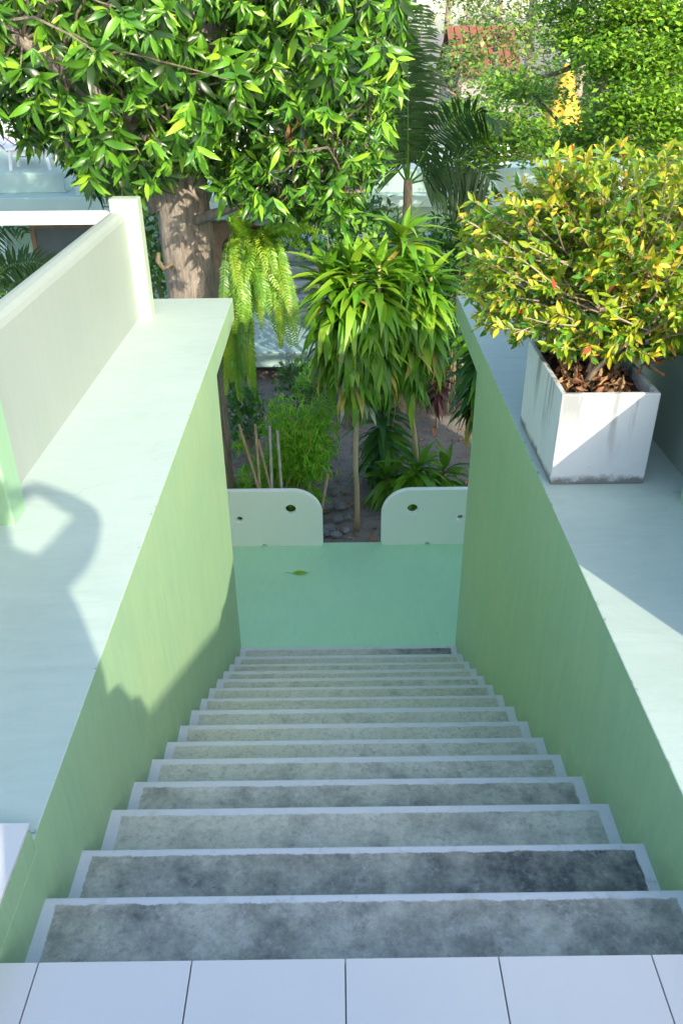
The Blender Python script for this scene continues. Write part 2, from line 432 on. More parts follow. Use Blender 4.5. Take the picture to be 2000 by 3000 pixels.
# ------------------------------------------------------------------ staircase
stair = tag(empty('staircase', (0, 4.0, Z_LAND)), 'grey cement staircase with white painted tread edges between green walls', 'stairs')
tread_mat(W, 0.25)
dirt = {1: (0.60, 0.08, 0.45), 2: (0.80, 0.50, 0.30), 3: (0.25, 0.15, 0.25), 4: (0.45, 0.2, 0.1), 5: (0.28, 0.05, 0.1), 6: (0.10, 0.1, 0.0), 7: (0.05, 0.05, 0.0), 15: (0.02, 2.0, 0.0)}
rng = random.Random(5)
for i in range(1, 16):
    y1 = NOSE[i - 1]; y0 = (Y_TILE if i == 1 else NOSE[i - 2]) - 0.03
    mb = MB()
    z1 = -i * RISE
    mb.box(-HW - 0.02, HW + 0.02, y0 - y1, 0.0, (Z_GND - 0.1 - z1) if i == 15 else -RISE - 0.06, 0.0)
    o = mb.build('tread', 'tread_cement', stair, None, bevel=0.006)
    o.location = (0, y1, z1); o.parent = stair; o.matrix_parent_inverse = world_of(stair).inverted()
    d = dirt.get(i, (rng.uniform(0.0, 0.14), rng.uniform(-0.1, 0.15), 0.0))
    o.color = (d[0], d[1], d[2], 1)
mb = MB(); mb.box(-HW - 0.02, HW + 0.02, Y_TILE - 0.05, Y_TILE - 0.012, -0.30, -0.014)
o = mb.build('riser', 'house_white', stair)

# ------------------------------------------------------------------ stair walls with cantilevered terrace slabs
def stair_wall(sgn, label):
    prof = [(0.9, Z_GND - 0.1), (Y_WALL_END, Z_GND - 0.1), (Y_WALL_END, -0.14), (Y_SLAB_END, -0.115), (Y_SLAB_END, Z_TER), (1.322, Z_TER), (1.322, 0.0), (0.9, 0.0)]
    root = tag(empty('stair_wall', (sgn * 1.2, 3.5, Z_GND)), label, 'wall', 'walls beside the stairs')
    mb = MB()
    xs = (sgn * HW, sgn * 1.62)
    prism_x(mb, prof, xs[0], xs[1], 0, lambda i: 1 if i == 4 else 0)
    o = fix_normals(mb.build('wall', ['wall_green', 'terrace_mint'], root))
    b = o.modifiers.new('bevel', 'BEVEL'); b.width = 0.004; b.segments = 2; b.limit_method = 'ANGLE'
    return root
stair_wall(-1, 'sunlit mint green stair wall whose terrace top is bare of planters')
stair_wall(1, 'shaded mint green stair wall whose terrace top carries the white planter')

# ------------------------------------------------------------------ parapets with posts and rail
def quad_prism(mb, a, b, thick, z0, z1, n=6, mi=0):
    """upright slab between plan points a and b (inner face), thickness outward, rounded top"""
    a, b = Vector((*a, 0)), Vector((*b, 0))
    d = (b - a).normalized(); nrm = Vector((d.y, -d.x, 0))
    if (a.x > 0) != (nrm.x > 0): nrm = -nrm
    r = thick / 2
    prof = [(0, z0), (0, z1 - r * 0.8)]
    for k in range(1, n): 
        th = math.pi * k / n
        prof.append((r - r * math.cos(th), z1 - r * 0.8 + r * 0.8 * math.sin(th)))
    prof += [(thick, z1 - r * 0.8), (thick, z0)]
    m = len(prof)
    vs = [a + nrm * o + Vector((0, 0, z)) for o, z in prof] + [b + nrm * o + Vector((0, 0, z)) for o, z in prof]
    fs = [tuple(range(m)), tuple(range(2 * m - 1, m - 1, -1))] + [(i, (i + 1) % m, (i + 1) % m + m, i + m) for i in range(m)]
    mb.add(vs, fs, mi)
def parapet(sgn, label):
    root = tag(empty('parapet', (sgn * 1.45, 4.0, Z_TER)), label, 'parapet')
    mb = MB(); quad_prism(mb, (sgn * 1.43, 2.9), (sgn * 1.388, 5.45), 0.125, Z_TER - 0.01, 0.725)
    w1 = fix_normals(mb.build('wall', 'parapet_mint', root, smooth=False))
    mb = MB(); quad_prism(mb, (sgn * 1.445, 1.60), (sgn * 1.43, 2.82), 0.125, Z_TER - 0.01, 0.735)
    w2 = fix_normals(mb.build('wall', 'parapet_mint', root))
    for x0, x1, y0, y1, z1 in ((1.337, 1.51, 2.786, 2.93, 0.86), (1.295, 1.475, 5.43, 5.55, 0.802), (1.345, 1.52, 1.50, 1.64, 0.86)):
        mb = MB(); mb.box(min(sgn * x0, sgn * x1), max(sgn * x0, sgn * x1), y0, y1, Z_TER - 0.01, z1)
        mb.build('post', 'post_pale' if y0 > 5 else 'post_green', root, bevel=0.008)
    mb = MB()
    xa, xb = sorted((sgn * 1.477, sgn * 5.2))
    mb.box(xa, xb, 5.45, 5.53, 0.645, 0.722)
    mb.build('rail', 'house_white', root, bevel=0.012)
    for x in (3.2, 5.1):
        mb = MB(); mb.box(sgn * x - 0.05, sgn * x + 0.05, 5.452, 5.528, -0.1, 0.643); mb.build('post', 'post_green', root, bevel=0.006)
    mb = MB(); mb.box(min(sgn * 1.63, sgn * 5.2), max(sgn * 1.63, sgn * 5.2), 5.30, 5.85, -0.25, -0.02)
    mb.build('beam', 'house_mint', root)
    mb = MB(); mb.box(sgn * 5.0 - 0.12, sgn * 5.0 + 0.12, 5.4, 5.64, Z_GND - 0.1, -0.25); mb.build('column', 'house_mint', root)
    return root
parapet(-1, 'pale mint parapet with square posts and a white rail, beside the mango tree')
rp = parapet(1, 'pale mint parapet with square posts behind the white planter')
mb = MB()
c = Vector((1.424, 3.02, 0.21))
mb.tube([c + Vector((0.02, 0, 0)), c + Vector((-0.035, 0, 0))], 0.012, 10)
mb.tube([c + Vector((-0.012, 0, 0)), c + Vector((-0.020, 0, 0))], 0.022, 12)
mb.build('bolt', 'steel', rp)

for sgn, lab in ((-1, 'mint green lower storey beside the bare terrace'), (1, 'mint green lower storey beyond the planter terrace')):
    r_ = tag(empty('house_wing', (sgn * 2.6, 2.0, Z_GND)), lab, 'building', 'lower storeys beside the stair terraces')
    xa, xb = sorted((sgn * 1.625, sgn * 3.6))
    mb = MB(); mb.box(xa, xb, -4.0, 5.28, Z_GND - .1, -.32); mb.build('wall', 'wall_green', r_)
    mb = MB(); mb.box(xa, xb, -4.0, 5.28, -.318, -.02); mb.build('roof', 'terrace_mint', r_)
# ------------------------------------------------------------------ perforated panels at the end of the landing
def panel(name, x_in, x_out, z_top, holes, notch, label):
    cu = bpy.data.curves.new(name, 'CURVE'); cu.dimensions = '2D'; cu.fill_mode = 'BOTH'
    cu.extrude = 0.019; cu.bevel_depth = 0.008; cu.bevel_resolution = 2
    sg = 1 if x_in > x_out else -1
    zb = 0.0; r = 0.25
    H = z_top - Z_LAND
    pts = [(x_out, zb + 0.002), (notch - 0.03 * (1 if x_out < notch else -1), zb + 0.002)]
    s2 = 1 if x_out < notch else -1
    for k in range(1, 8):
        th = math.pi * (1 - k / 8)
        pts.append((notch + s2 * 0.030 * math.cos(th), zb + 0.002 + 0.028 * math.sin(th)))
    pts += [(notch + s2 * 0.03, zb + 0.002), (x_in - sg * 0.025, zb + 0.002), (x_in - sg * 0.008, zb + 0.008), (x_in, zb + 0.025)]
    for k in range(0, 13):
        th = math.pi / 2 * k / 12
        pts.append((x_in - sg * r * 1.05 + sg * r * 1.05 * math.cos(th), H - r + r * math.sin(th)))
    pts.append((x_out, H))
    def poly(ps):
        sp = cu.splines.new('POLY'); sp.points.add(len(ps) - 1)
        for p, q in zip(sp.points, ps): p.co = (q[0], q[1], 0, 1)
        sp.use_cyclic_u = True
    poly(pts)
    for hx, hz, hr in holes:
        poly([(hx + hr * math.cos(2 * math.pi * k / 28), hz - Z_LAND + hr * math.sin(2 * math.pi * k / 28)) for k in range(28)])
    tmp = bpy.data.objects.new('tmp', cu); COL.objects.link(tmp)
    dg = bpy.context.evaluated_depsgraph_get(); dg.update()
    me = bpy.data.meshes.new_from_object(tmp.evaluated_get(dg))
    bpy.data.objects.remove(tmp); bpy.data.curves.remove(cu)
    me.materials.clear(); me.materials.append(MATS['panel_mint'])
    me.transform(Matrix.Translation((0, 6.479, Z_LAND)) @ Matrix.Rotation(math.pi / 2, 4, 'X'))
    o = link(name, me)
    return tag(o, label, 'panel', 'rounded panels on the landing')
panel('landing_panel', -0.217, -1.75, -1.868, [(-0.497, -2.058, 0.056), (-0.965, -2.157, 0.037)], -0.756, 'rounded mint panel with round holes in front of the bamboo')
panel('landing_panel', 0.335, 1.75, -1.872, [(0.608, -2.065, 0.056), (1.048, -2.165, 0.037)], 0.760, 'rounded mint panel with round holes in front of the low dracaenas')

# ------------------------------------------------------------------ planter box
def planter():
    root = tag(empty('planter_box', (1.035, 3.4, Z_TER)), 'white concrete planter box with stained sides on the terrace', 'planter')
    x0, x1, y0, y1, h, t = 0.838, 1.235, 3.071, 3.725, 0.412, 0.022
    mb = MB()
    o = [(x0, y0), (x1, y0), (x1, y1), (x0, y1)]; i_ = [(x0 + t, y0 + t), (x1 - t, y0 + t), (x1 - t, y1 - t), (x0 + t, y1 - t)]
    vs = [(x, y, 0.0) for x, y in o] + [(x, y, h) for x, y in o] + [(x, y, h) for x, y in i_] + [(x, y, h - 0.1) for x, y in i_]
    fs = [(3, 2, 1, 0)]
    for k in range(4):
        j = (k + 1) % 4
        fs += [(k, j, 4 + j, 4 + k), (4 + k, 4 + j, 8 + j, 8 + k), (8 + k, 8 + j, 12 + j, 12 + k)]
    mb.add(vs, fs)
    ob = mb.build('box', 'planter_white', root, bevel=0.005); ob.location = (0, 0, Z_TER); ob.matrix_parent_inverse = world_of(root).inverted()
    rg = random.Random(2)
    mb = MB(); nx, ny = 14, 20
    mb.v = [(x0 + t + (x1 - x0 - 2 * t) * a / nx, y0 + t + (y1 - y0 - 2 * t) * b / ny, Z_TER + h - 0.055 + rg.uniform(-.012, .014)) for b in range(ny + 1) for a in range(nx + 1)]
    mb.f = [(b * (nx + 1) + a, b * (nx + 1) + a + 1, (b + 1) * (nx + 1) + a + 1, (b + 1) * (nx + 1) + a) for b in range(ny) for a in range(nx)]
    mb.m = [0] * len(mb.f)
    mb.build('soil', 'soil', root)
    return root
planter()

# ------------------------------------------------------------------ leaf tools
def strip_leaf(length, width, segs, droop, fold=0.25, wave=0.0, shape=0.5, tip=0.0, twist=0.0, rg=None):
    """leaf blade along +Y, face up +Z: two faces across (folded on the midrib); returns (verts, faces)"""
    v, f = [], []
    for i in range(segs + 1):
        s = i / segs
        w = width / 2 * max(tip, math.sin(math.pi * (s ** shape)) if 0 < s < 1 else 0.0)
        if i == 0: w = width * 0.06
        if i == segs: w = width * 0.015
        y = length * (s - 0.22 * droop * s ** 2.2); z = -length * droop * s ** 2
        wz = wave * width * math.sin(s * 9.0 + 1)
        tw = twist * s
        cx_, sx_ = math.cos(tw), math.sin(tw)
        for q in (-1, 0, 1):
            lx, lz = q * w, abs(q) * w * fold + (q * wz if q else 0)
            v.append((lx * cx_ - lz * sx_, y, z + lx * sx_ + lz * cx_))
    for i in range(segs):
        a = i * 3
        f += [(a, a + 1, a + 4, a + 3), (a + 1, a + 2, a + 5, a + 4)]
    return np.array(v), np.array(f)
def diamond_leaf(length, width, fold=0.2):
    v = np.array([(0, 0, 0), (width / 2, length * .5, width * fold), (0, length, 0), (-width / 2, length * .5, width * fold)])
    return v, np.array([(0, 1, 2, 3)])
def frame(pos, d, up, scale=1.0):
    d = Vector(d).normalized(); up = Vector(up)
    x = d.cross(up)
    if x.length < 1e-4: x = d.orthogonal()
    x.normalize(); z = x.cross(d)
    return Matrix(((x.x * scale, d.x * scale, z.x * scale, pos[0]), (x.y * scale, d.y * scale, z.y * scale, pos[1]),
                   (x.z * scale, d.z * scale, z.z * scale, pos[2]), (0, 0, 0, 1)))
def foliage(root, leaves, variants, mats, n_single=300, single='leaf', rest='leaf_mass'):
    """leaves: [(matrix, variant, material)]. The n_single that show largest become objects, the rest one mesh."""
    def score(l):
        p = l[0].translation
        u, v = proj(p)
        if not (-30 < u < 2030 and -30 < v < 3030): return 1e6
        return (p - CAM).length
    order = sorted(range(len(leaves)), key=lambda i: score(leaves[i]))
    ones, many = order[:n_single], order[n_single:]
    cache = {}
    for i in ones:
        M, vr, mt_ = leaves[i]
        if (vr, mt_) not in cache:
            me = bpy.data.meshes.new(single); v, f = variants[vr]
            me.from_pydata(v.tolist(), [], f.tolist()); me.materials.append(MATS[mats[mt_]])
            me.polygons.foreach_set('use_smooth', [True] * len(f)); me.update(); cache[(vr, mt_)] = me
        o = bpy.data.objects.new(single, cache[(vr, mt_)]); COL.objects.link(o)
        o.parent = root; o.matrix_parent_inverse = world_of(root).inverted(); o.matrix_basis = M
    if many:
        V, Fc, Mi, base = [], [], [], 0
        for i in many:
            M, vr, mt_ = leaves[i]; v, f = variants[vr]
            a = np.array(M)
            V.append(v @ a[:3, :3].T + a[:3, 3]); Fc.append(f + base); Mi.append(np.full(len(f), mt_)); base += len(v)
        V = np.concatenate(V); Fc = np.concatenate(Fc); Mi = np.concatenate(Mi)
        me = bpy.data.meshes.new(rest)
        me.vertices.add(len(V)); me.vertices.foreach_set('co', V.ravel())
        me.loops.add(Fc.size); me.loops.foreach_set('vertex_index', Fc.ravel())
        me.polygons.add(len(Fc)); me.polygons.foreach_set('loop_start', np.arange(len(Fc)) * 4)
        me.polygons.foreach_set('material_index', Mi); me.polygons.foreach_set('use_smooth', [True] * len(Fc))
        for m in mats: me.materials.append(MATS[m])
        me.update(calc_edges=True); me.validate()
        o = link(rest, me, root); o['kind'] = 'stuff'
def rvec(rg):
    while True:
        v = Vector((rg.uniform(-1, 1), rg.uniform(-1, 1), rg.uniform(-1, 1)))
        if 0.05 < v.length < 1: return v.normalized()
def pick(rg, weights):
    r = rg.random() * sum(weights)
    for i, w in enumerate(weights):
        r -= w
        if r <= 0: return i
    return len(weights) - 1

# ------------------------------------------------------------------ bush in the planter
def planter_bush():
    rg = random.Random(11)
    base = Vector((1.035, 3.40, Z_TER + 0.35))
    root = tag(empty('leafy_bush', base), 'bushy shrub with yellow green and orange leaves growing in white planter', 'shrub')
    cen = Vector((1.12, 3.42, 0.96)); rad = Vector((0.68, 0.60, 0.55))
    leaves = []
    stems = []
    for k in range(6):
        a = rg.uniform(0, 6.28)
        b0 = base + Vector((rg.uniform(-.10, .10), rg.uniform(-.2, .2), 0))
        p = [b0]
        d = Vector((math.cos(a) * .45, math.sin(a) * .45, 1)).normalized()
        for s in range(5):
            p.append(p[-1] + d * 0.105); d = (d + rvec(rg) * 0.28).normalized()
        stems.append(p)
        mb = MB(); mb.tube(p, [0.014 - 0.0018 * i for i in range(6)], 6)
        mb.build('stem', 'twig', root, smooth=True)
    tw = MB()
    for k in range(1350):
        while True:
            v = Vector((rg.uniform(-1, 1), rg.uniform(-1, 1), rg.uniform(-1, 1)))
            if 0.40 < v.length < 1: break
        v *= 1 + 0.12 * math.sin(5 * v.x + 3 * v.z)
        tip = cen + Vector((v.x * rad.x, v.y * rad.y, v.z * rad.z))
        if tip.z < 0.50 and rg.random() < 0.25: continue
        # an uneven outline: the crown bulges where the photograph's does
        u_, v_ = proj(tip)
        if u_ < 1330 or v_ < 395: continue
        lim = np.interp(u_, [1330, 1400, 1500, 1600, 1750, 2000], [760, 960, 1000, 1050, 1060, 1040])
        if v_ > lim: continue
        top = np.interp(u_, [1330, 1380, 1450, 1560, 1640, 1740, 1850, 2000], [680, 545, 520, 440, 445, 405, 425, 415]) + 30 * math.sin(u_ * .045) * rg.random()
        if v_ < top: continue
        st = rg.choice(stems); a0 = st[rg.randint(2, 5)]
        mid = a0.lerp(tip, 0.5) + rvec(rg) * 0.05
        pts = [a0, a0.lerp(mid, .6) + rvec(rg) * .012, mid.lerp(tip, .25), mid.lerp(tip, .65) + rvec(rg) * .01, tip]
        if k % 12 == 0: tw.tube(pts, [.004, .0036, .003, .0024, .0016], 4, cap=False)
        else: tw.tube(pts[2:], [.003, .0024, .0015], 3, cap=False)
        d = (tip - pts[-2]).normalized()
        young = rg.random()
        n = rg.randint(16, 23)
        for j in range(n):
            s = rg.random() ** 0.6
            p = pts[2].lerp(tip, s) if s > 0.5 else pts[1].lerp(tip, 0.3 + s)
            out = rvec(rg); out = (out - d * out.dot(d)).normalized()
            ld = (d * rg.uniform(0.35, 1.0) + out * rg.uniform(0.5, 1.0) + Vector((0, 0, -.12))).normalized()
            L = rg.uniform(0.46, 0.82)
            if s > 0.8 and young < 0.5: mi = pick(rg, [52, 28, 13, 6, 1.2])
            elif p.z < .62: mi = pick(rg, [44, 16, 26, 9, 4])
            else: mi = pick(rg, [58, 12, 30, 1.6, .25])
            leaves.append((frame(p, ld, out.cross(ld) * rg.choice((-1, 1)) + Vector((0, -.4, .9)), L), rg.randint(0, 2), mi))
    o = tw.build('twigs', 'twig', root); o['kind'] = 'stuff'
    var = [strip_leaf(0.066, 0.026, 4, 0.12, 0.35, 0, .85), strip_leaf(0.060, 0.022, 4, 0.25, 0.3, 0, .9), strip_leaf(0.074, 0.027, 4, -0.05, 0.4, 0, .85)]
    foliage(root, leaves, var, ['bush_a', 'bush_b', 'bush_c', 'bush_d', 'bush_e'])
    # dry leaves on the soil
    litter = []
    for k in range(230):
        p = Vector((rg.uniform(.90, 1.17), 3.15 + 0.5 * rg.random() ** 1.3, Z_TER + 0.365 + rg.random() ** 2 * 0.05))
        litter.append((frame(p, rvec(rg) + Vector((0, 0, .15)), rvec(rg) + Vector((0, 0, .5)), rg.uniform(.6, 1.1)), rg.randint(0, 1), rg.randint(0, 1)))
    for k in range(12):
        p = Vector((1.20 + rg.uniform(0, .05), rg.uniform(3.12, 3.3), Z_TER + 0.47 + rg.uniform(-.02, .10)))
        litter.append((frame(p, rvec(rg) + Vector((.2, 0, -.6)), rvec(rg), rg.uniform(.6, 1.0)), rg.randint(0, 1), 0))
    lv = [strip_leaf(0.06, 0.026, 4, 0.5, 0.6, 0.3, .85), strip_leaf(0.055, 0.02, 4, -0.6, 0.8, 0.3, .9)]
    lroot = tag(empty('dry_leaves', (1.04, 3.3, Z_TER + .36)), 'brown dry leaves lying on the soil inside white planter', 'leaf litter', kind='stuff')
    foliage(lroot, litter, lv, ['dead_leaf', 'dead_leaf_pale'], 0)
planter_bush()

# ------------------------------------------------------------------ mango tree
def mango():
    rg = random.Random(21)
    bx, by = -1.42, 7.45
    root = tag(empty('mango_tree', (bx, by, Z_GND)), 'big mango tree with thick brown trunk and long glossy leaves', 'tree')
    mb = MB(); pts, rad = [], []
    for k in range(26):
        s = k / 25; z = Z_GND - 0.1 + s * 3.35
        pts.append((bx + 0.03 * math.sin(3 * s) + 0.05 * s, by - 0.04 * s, z))
        rad.append(0.255 + 0.16 * max(0, 1 - s * 6) ** 1.5 + 0.012 * math.sin(9 * s) - 0.045 * s)
    n = 28
    rings = []
    ph = [rg.uniform(0, 6.28) for _ in range(6)]
    for (x, y, z), r in zip(pts, rad):
        rings.append([(x + math.cos(2 * math.pi * k / n) * r * (1 + .05 * math.sin(3 * 2 * math.pi * k / n + ph[0] + z) + .03 * math.sin(7 * 2 * math.pi * k / n + ph[1] - .7 * z) + rg.uniform(-.012, .012)),
                       y + math.sin(2 * math.pi * k / n) * r * (1 + .05 * math.sin(3 * 2 * math.pi * k / n + ph[2] + z) + .03 * math.sin(8 * 2 * math.pi * k / n + ph[3]) + rg.uniform(-.012, .012)), z) for k in range(n)])
    mb.add([v for r_ in rings for v in r_], [(i * n + k, i * n + (k + 1) % n, (i + 1) * n + (k + 1) % n, (i + 1) * n + k) for i in range(25) for k in range(n)] + [tuple(25 * n + k for k in range(n))])
    mb.build('trunk', 'bark', root, smooth=True)
    fork = Vector((bx + .04, by - .04, 0.55))
    limbs = []
    def limb(pts, r0, r1):
        m = MB(); k = len(pts)
        m.tube(pts, [r0 + (r1 - r0) * i / (k - 1) for i in range(k)], 12, wob=.05, rng=rg)
        m.build('limb', 'bark', root, smooth=True); limbs.append([Vector(p) for p in pts])
    limb([fork + Vector((.05, 0, -.15)), fork + Vector((.16, -.06, .3)), fork + Vector((.30, -.05, .8)), fork + Vector((.5, -.2, 1.5)), fork + Vector((.9, -.5, 2.3))], .17, .06)
    limb([fork + Vector((-.10, 0, -.15)), fork + Vector((-.30, .05, .35)), fork + Vector((-.6, .05, .9)), fork + Vector((-1.0, -.2, 1.6)), fork + Vector((-1.7, -.5, 2.4))], .18, .06)
    limb([fork + Vector((0, .05, -.1)), fork + Vector((.05, .4, .5)), fork + Vector((.1, .9, 1.2)), fork + Vector((.3, 1.3, 2.2))], .16, .05)
    limb([fork + Vector((0, -.1, .1)), fork + Vector((-.15, -.6, .5)), fork + Vector((-.5, -1.2, .95)), fork + Vector((-.9, -1.8, 1.4))], .09, .03)
    limb([fork + Vector((.1, -.15, -.25)), fork + Vector((.55, -.35, -.08)), fork + Vector((1.1, -.5, .0)), fork + Vector((1.6, -.5, .05))], .045, .012)
    nodes = [l[i].lerp(l[i + 1], t_) for l in limbs for i in range(len(l) - 1) for t_ in (.1, .35, .6, .85)]
    # curved stub on the far side of the bark
    s0 = on_y(500, 775, by - .25)
    m = MB(); m.tube([s0 + Vector((.06, .1, -.02)), s0, s0 + Vector((-.06, -.02, -.03)), s0 + Vector((-.10, -.03, .04)), s0 + Vector((-.085, -.03, .11))], [.016, .018, .022, .024, .012], 8)
    m.build('branch_stub', 'bark_thin', root, smooth=True)
    # leaf rosettes
    cen = Vector((-1.7, 7.2, 2.35)); R = Vector((3.5, 2.9, 2.4))
    bu = [-900, -200, 0, 90, 140, 230, 320, 420, 480, 560, 640, 700, 790, 900, 1000, 1060, 1110, 1160, 1190]
    bv = [330, 340, 360, 430, 420, 540, 570, 590, 560, 480, 560, 610, 640, 650, 640, 590, 520, 340, 140]
    leaves, twigs = [], MB()
    cnt = 0; tries = 0
    def rosette(c, axis, n, sc, bright):
        axis = axis.normalized()
        for j in range(n):
            out = rvec(rg); out = (out - axis * out.dot(axis)).normalized()
            ld = (axis * rg.uniform(.15, .75) + out * rg.uniform(.6, 1.0) + Vector((0, 0, -rg.uniform(.15, .75)))).normalized()
            p = c - axis * rg.uniform(0, .09) * sc
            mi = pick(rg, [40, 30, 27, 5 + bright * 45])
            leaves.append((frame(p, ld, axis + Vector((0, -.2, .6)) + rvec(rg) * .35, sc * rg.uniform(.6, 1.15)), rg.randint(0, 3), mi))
    while cnt < 3300 and tries < 90000:
        tries += 1
        v = Vector((rg.uniform(-1, 1), rg.uniform(-1, 1), rg.uniform(-1, 1)))
        if v.length > 1 or v.length < 0.25: continue
        c = cen + Vector((v.x * R.x, v.y * R.y, v.z * R.z))
        u, w = proj(c)
        if c.y < 5.35: continue
        infr = -250 < u < 1400 and -150 < w < 700
        if not infr and rg.random() < 0.60: continue
        if u > 1190: continue
        bound = np.interp(u, bu, bv)
        if w > bound - 20: continue
        if infr and c.y > 8.6 and rg.random() < 0.6: continue
        cnt += 1
        axis = Vector((v.x / R.x, v.y / R.y, v.z / R.z)).normalized() + Vector((0, -.25, -.15)) + rvec(rg) * .45
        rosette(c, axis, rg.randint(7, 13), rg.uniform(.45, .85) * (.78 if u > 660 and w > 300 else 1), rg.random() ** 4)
        if rg.random() < .86: continue
        a = min(nodes, key=lambda q: (q - c).length + rg.uniform(0, 1.0))
        mid = a.lerp(c, .5) + Vector((0, 0, .12)) + rvec(rg) * .12
        twigs.tube([a, a.lerp(mid, .6) + rvec(rg) * .04, mid, mid.lerp(c, .6) + rvec(rg) * .03, c], [.012, .010, .008, .006, .004], 5, cap=False)
    filled = 0
    while filled < 1300:
        u, w = rg.uniform(-80, 1180), rg.uniform(-60, 640)
        if w > np.interp(u, bu, bv) - 5: continue
        c = on_y(u, w, rg.uniform(6.5, 9.0)); filled += 1
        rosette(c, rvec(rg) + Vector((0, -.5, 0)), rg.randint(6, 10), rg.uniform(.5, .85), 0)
    # rosettes that stand out in the photograph (column, row, distance, brightness)
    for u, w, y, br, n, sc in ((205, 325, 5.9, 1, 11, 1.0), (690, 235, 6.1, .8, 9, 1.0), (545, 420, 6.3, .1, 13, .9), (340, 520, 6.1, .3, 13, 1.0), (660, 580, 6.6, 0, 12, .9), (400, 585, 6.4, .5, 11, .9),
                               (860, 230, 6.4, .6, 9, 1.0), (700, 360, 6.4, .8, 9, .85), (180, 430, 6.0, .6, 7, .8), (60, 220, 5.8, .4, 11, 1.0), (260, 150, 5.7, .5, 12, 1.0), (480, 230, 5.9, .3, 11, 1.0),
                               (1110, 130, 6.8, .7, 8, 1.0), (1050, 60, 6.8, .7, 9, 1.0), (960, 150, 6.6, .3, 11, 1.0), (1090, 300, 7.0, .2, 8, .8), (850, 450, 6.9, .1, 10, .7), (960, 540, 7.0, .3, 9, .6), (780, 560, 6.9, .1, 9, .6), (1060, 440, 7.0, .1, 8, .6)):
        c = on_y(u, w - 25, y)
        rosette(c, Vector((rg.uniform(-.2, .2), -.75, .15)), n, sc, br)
        a = min(nodes, key=lambda q: (q - c).length)
        mid = a.lerp(c, .5) + Vector((0, .1, .1))
        twigs.tube([a, mid, c], [.010, .008, .005], 5, cap=False)
    o = twigs.build('twigs', 'bark_thin', root); o['kind'] = 'stuff'
    var = [strip_leaf(.24, .056, 6, .30, .30, .10, .80), strip_leaf(.21, .050, 6, .15, .35, .14, .78), strip_leaf(.26, .060, 6, .50, .28, .08, .82), strip_leaf(.18, .046, 5, .2, .4, .1, .8)]
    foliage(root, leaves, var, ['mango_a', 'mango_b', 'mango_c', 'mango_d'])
    # a few dead hanging leaves
    for u, w, y in ((845, 360, 6.3), (858, 375, 6.3), (870, 345, 6.32), (838, 385, 6.28), (888, 380, 6.3), (850, 395, 6.3), (680, 305, 6.3)):
        v_, f_ = strip_leaf(.15, .03, 5, .15, .7, .2, .8)
        me = bpy.data.meshes.new('dead_leaf'); me.from_pydata(v_.tolist(), [], f_.tolist()); me.materials.append(MATS['dead_leaf'])
        o = link('dead_leaf', me, root); o.matrix_basis = frame(on_y(u, w, y), Vector((rg.uniform(-.4, .4), 0, -1)), Vector((rg.uniform(-1, 1), -1, 0)))
mango()

# ------------------------------------------------------------------ strap-leaved plants (dracaena)
STRAP = [strip_leaf(.37, .080, 7, .32, .30, .05, .62), strip_leaf(.34, .074, 7, .52, .32, .06, .62), strip_leaf(.40, .076, 8, .75, .30, .05, .6, 0, .5), strip_leaf(.31, .070, 6, .18, .35, .04, .62, 0, -.4)]
def strap_head(rg, leaves, base, top, n, lo, sc, w):
    """leaves in a spiral up a stem: young ones upright at the tip, old ones hanging down the stem"""
    base, top = Vector(base), Vector(top)
    ax = (top - base).normalized()
    for k in range(n):
        s = k / n
        p = base.lerp(top, s) + rvec(rg) * .015
        th = k * 2.39996 + rg.uniform(-.3, .3)
        out = Vector((math.cos(th), math.sin(th), 0))
        el = lo + (.25 - lo) * s ** 1.1 + (.85 * max(0, s - .72) / .28) + rg.uniform(-.28, .28)
        ld = out * math.cos(el) + Vector((0, 0, 1)) * math.sin(el)
        mi = pick(rg, w if s > .22 else [w[0] * .4, w[1] * .3, w[2] * 1.3, w[3] * 7])
        up = Vector((0, 0, 1)) * math.cos(el) - out * math.sin(el)
        leaves.append((frame(p + out * .02, ld, up + rvec(rg) * .25, sc * rg.uniform(.8, 1.15)), rg.randint(0, 3), mi))
def dracaena(name, label, stems, seed, mats, weights, spread=-.78, cane='cane', group=None):
    rg = random.Random(seed)
    b0 = Vector(stems[0][0])
    root = tag(empty(name, b0), label, 'plant', group)
    leaves = []
    for foot, base, top, n, sc, r in stems:
        foot, base, top = Vector(foot), Vector(base), Vector(top)
        m = MB(); k = 10
        pts = [foot.lerp(base, i / 6) + (rvec(rg) * .012 if 0 < i < 6 else Vector()) for i in range(7)] + [base.lerp(top, (i + 1) / 4) for i in range(4)]
        m.tube(pts, [r * (1.25 if i == 0 else 1.0 - .03 * i) for i in range(len(pts))], 8, wob=.06, rng=rg)
        m.build('stem', cane, root, smooth=True)
        strap_head(rg, leaves, base, top, n, spread, sc, weights)
    foliage(root, leaves, STRAP, mats)
    return root
g1 = on_z(1045, 1555, Z_GND)
yA = g1.y
nodeA, nodeB = on_y(1043, 1190, yA + .02), on_y(1203, 1190, 7.38)
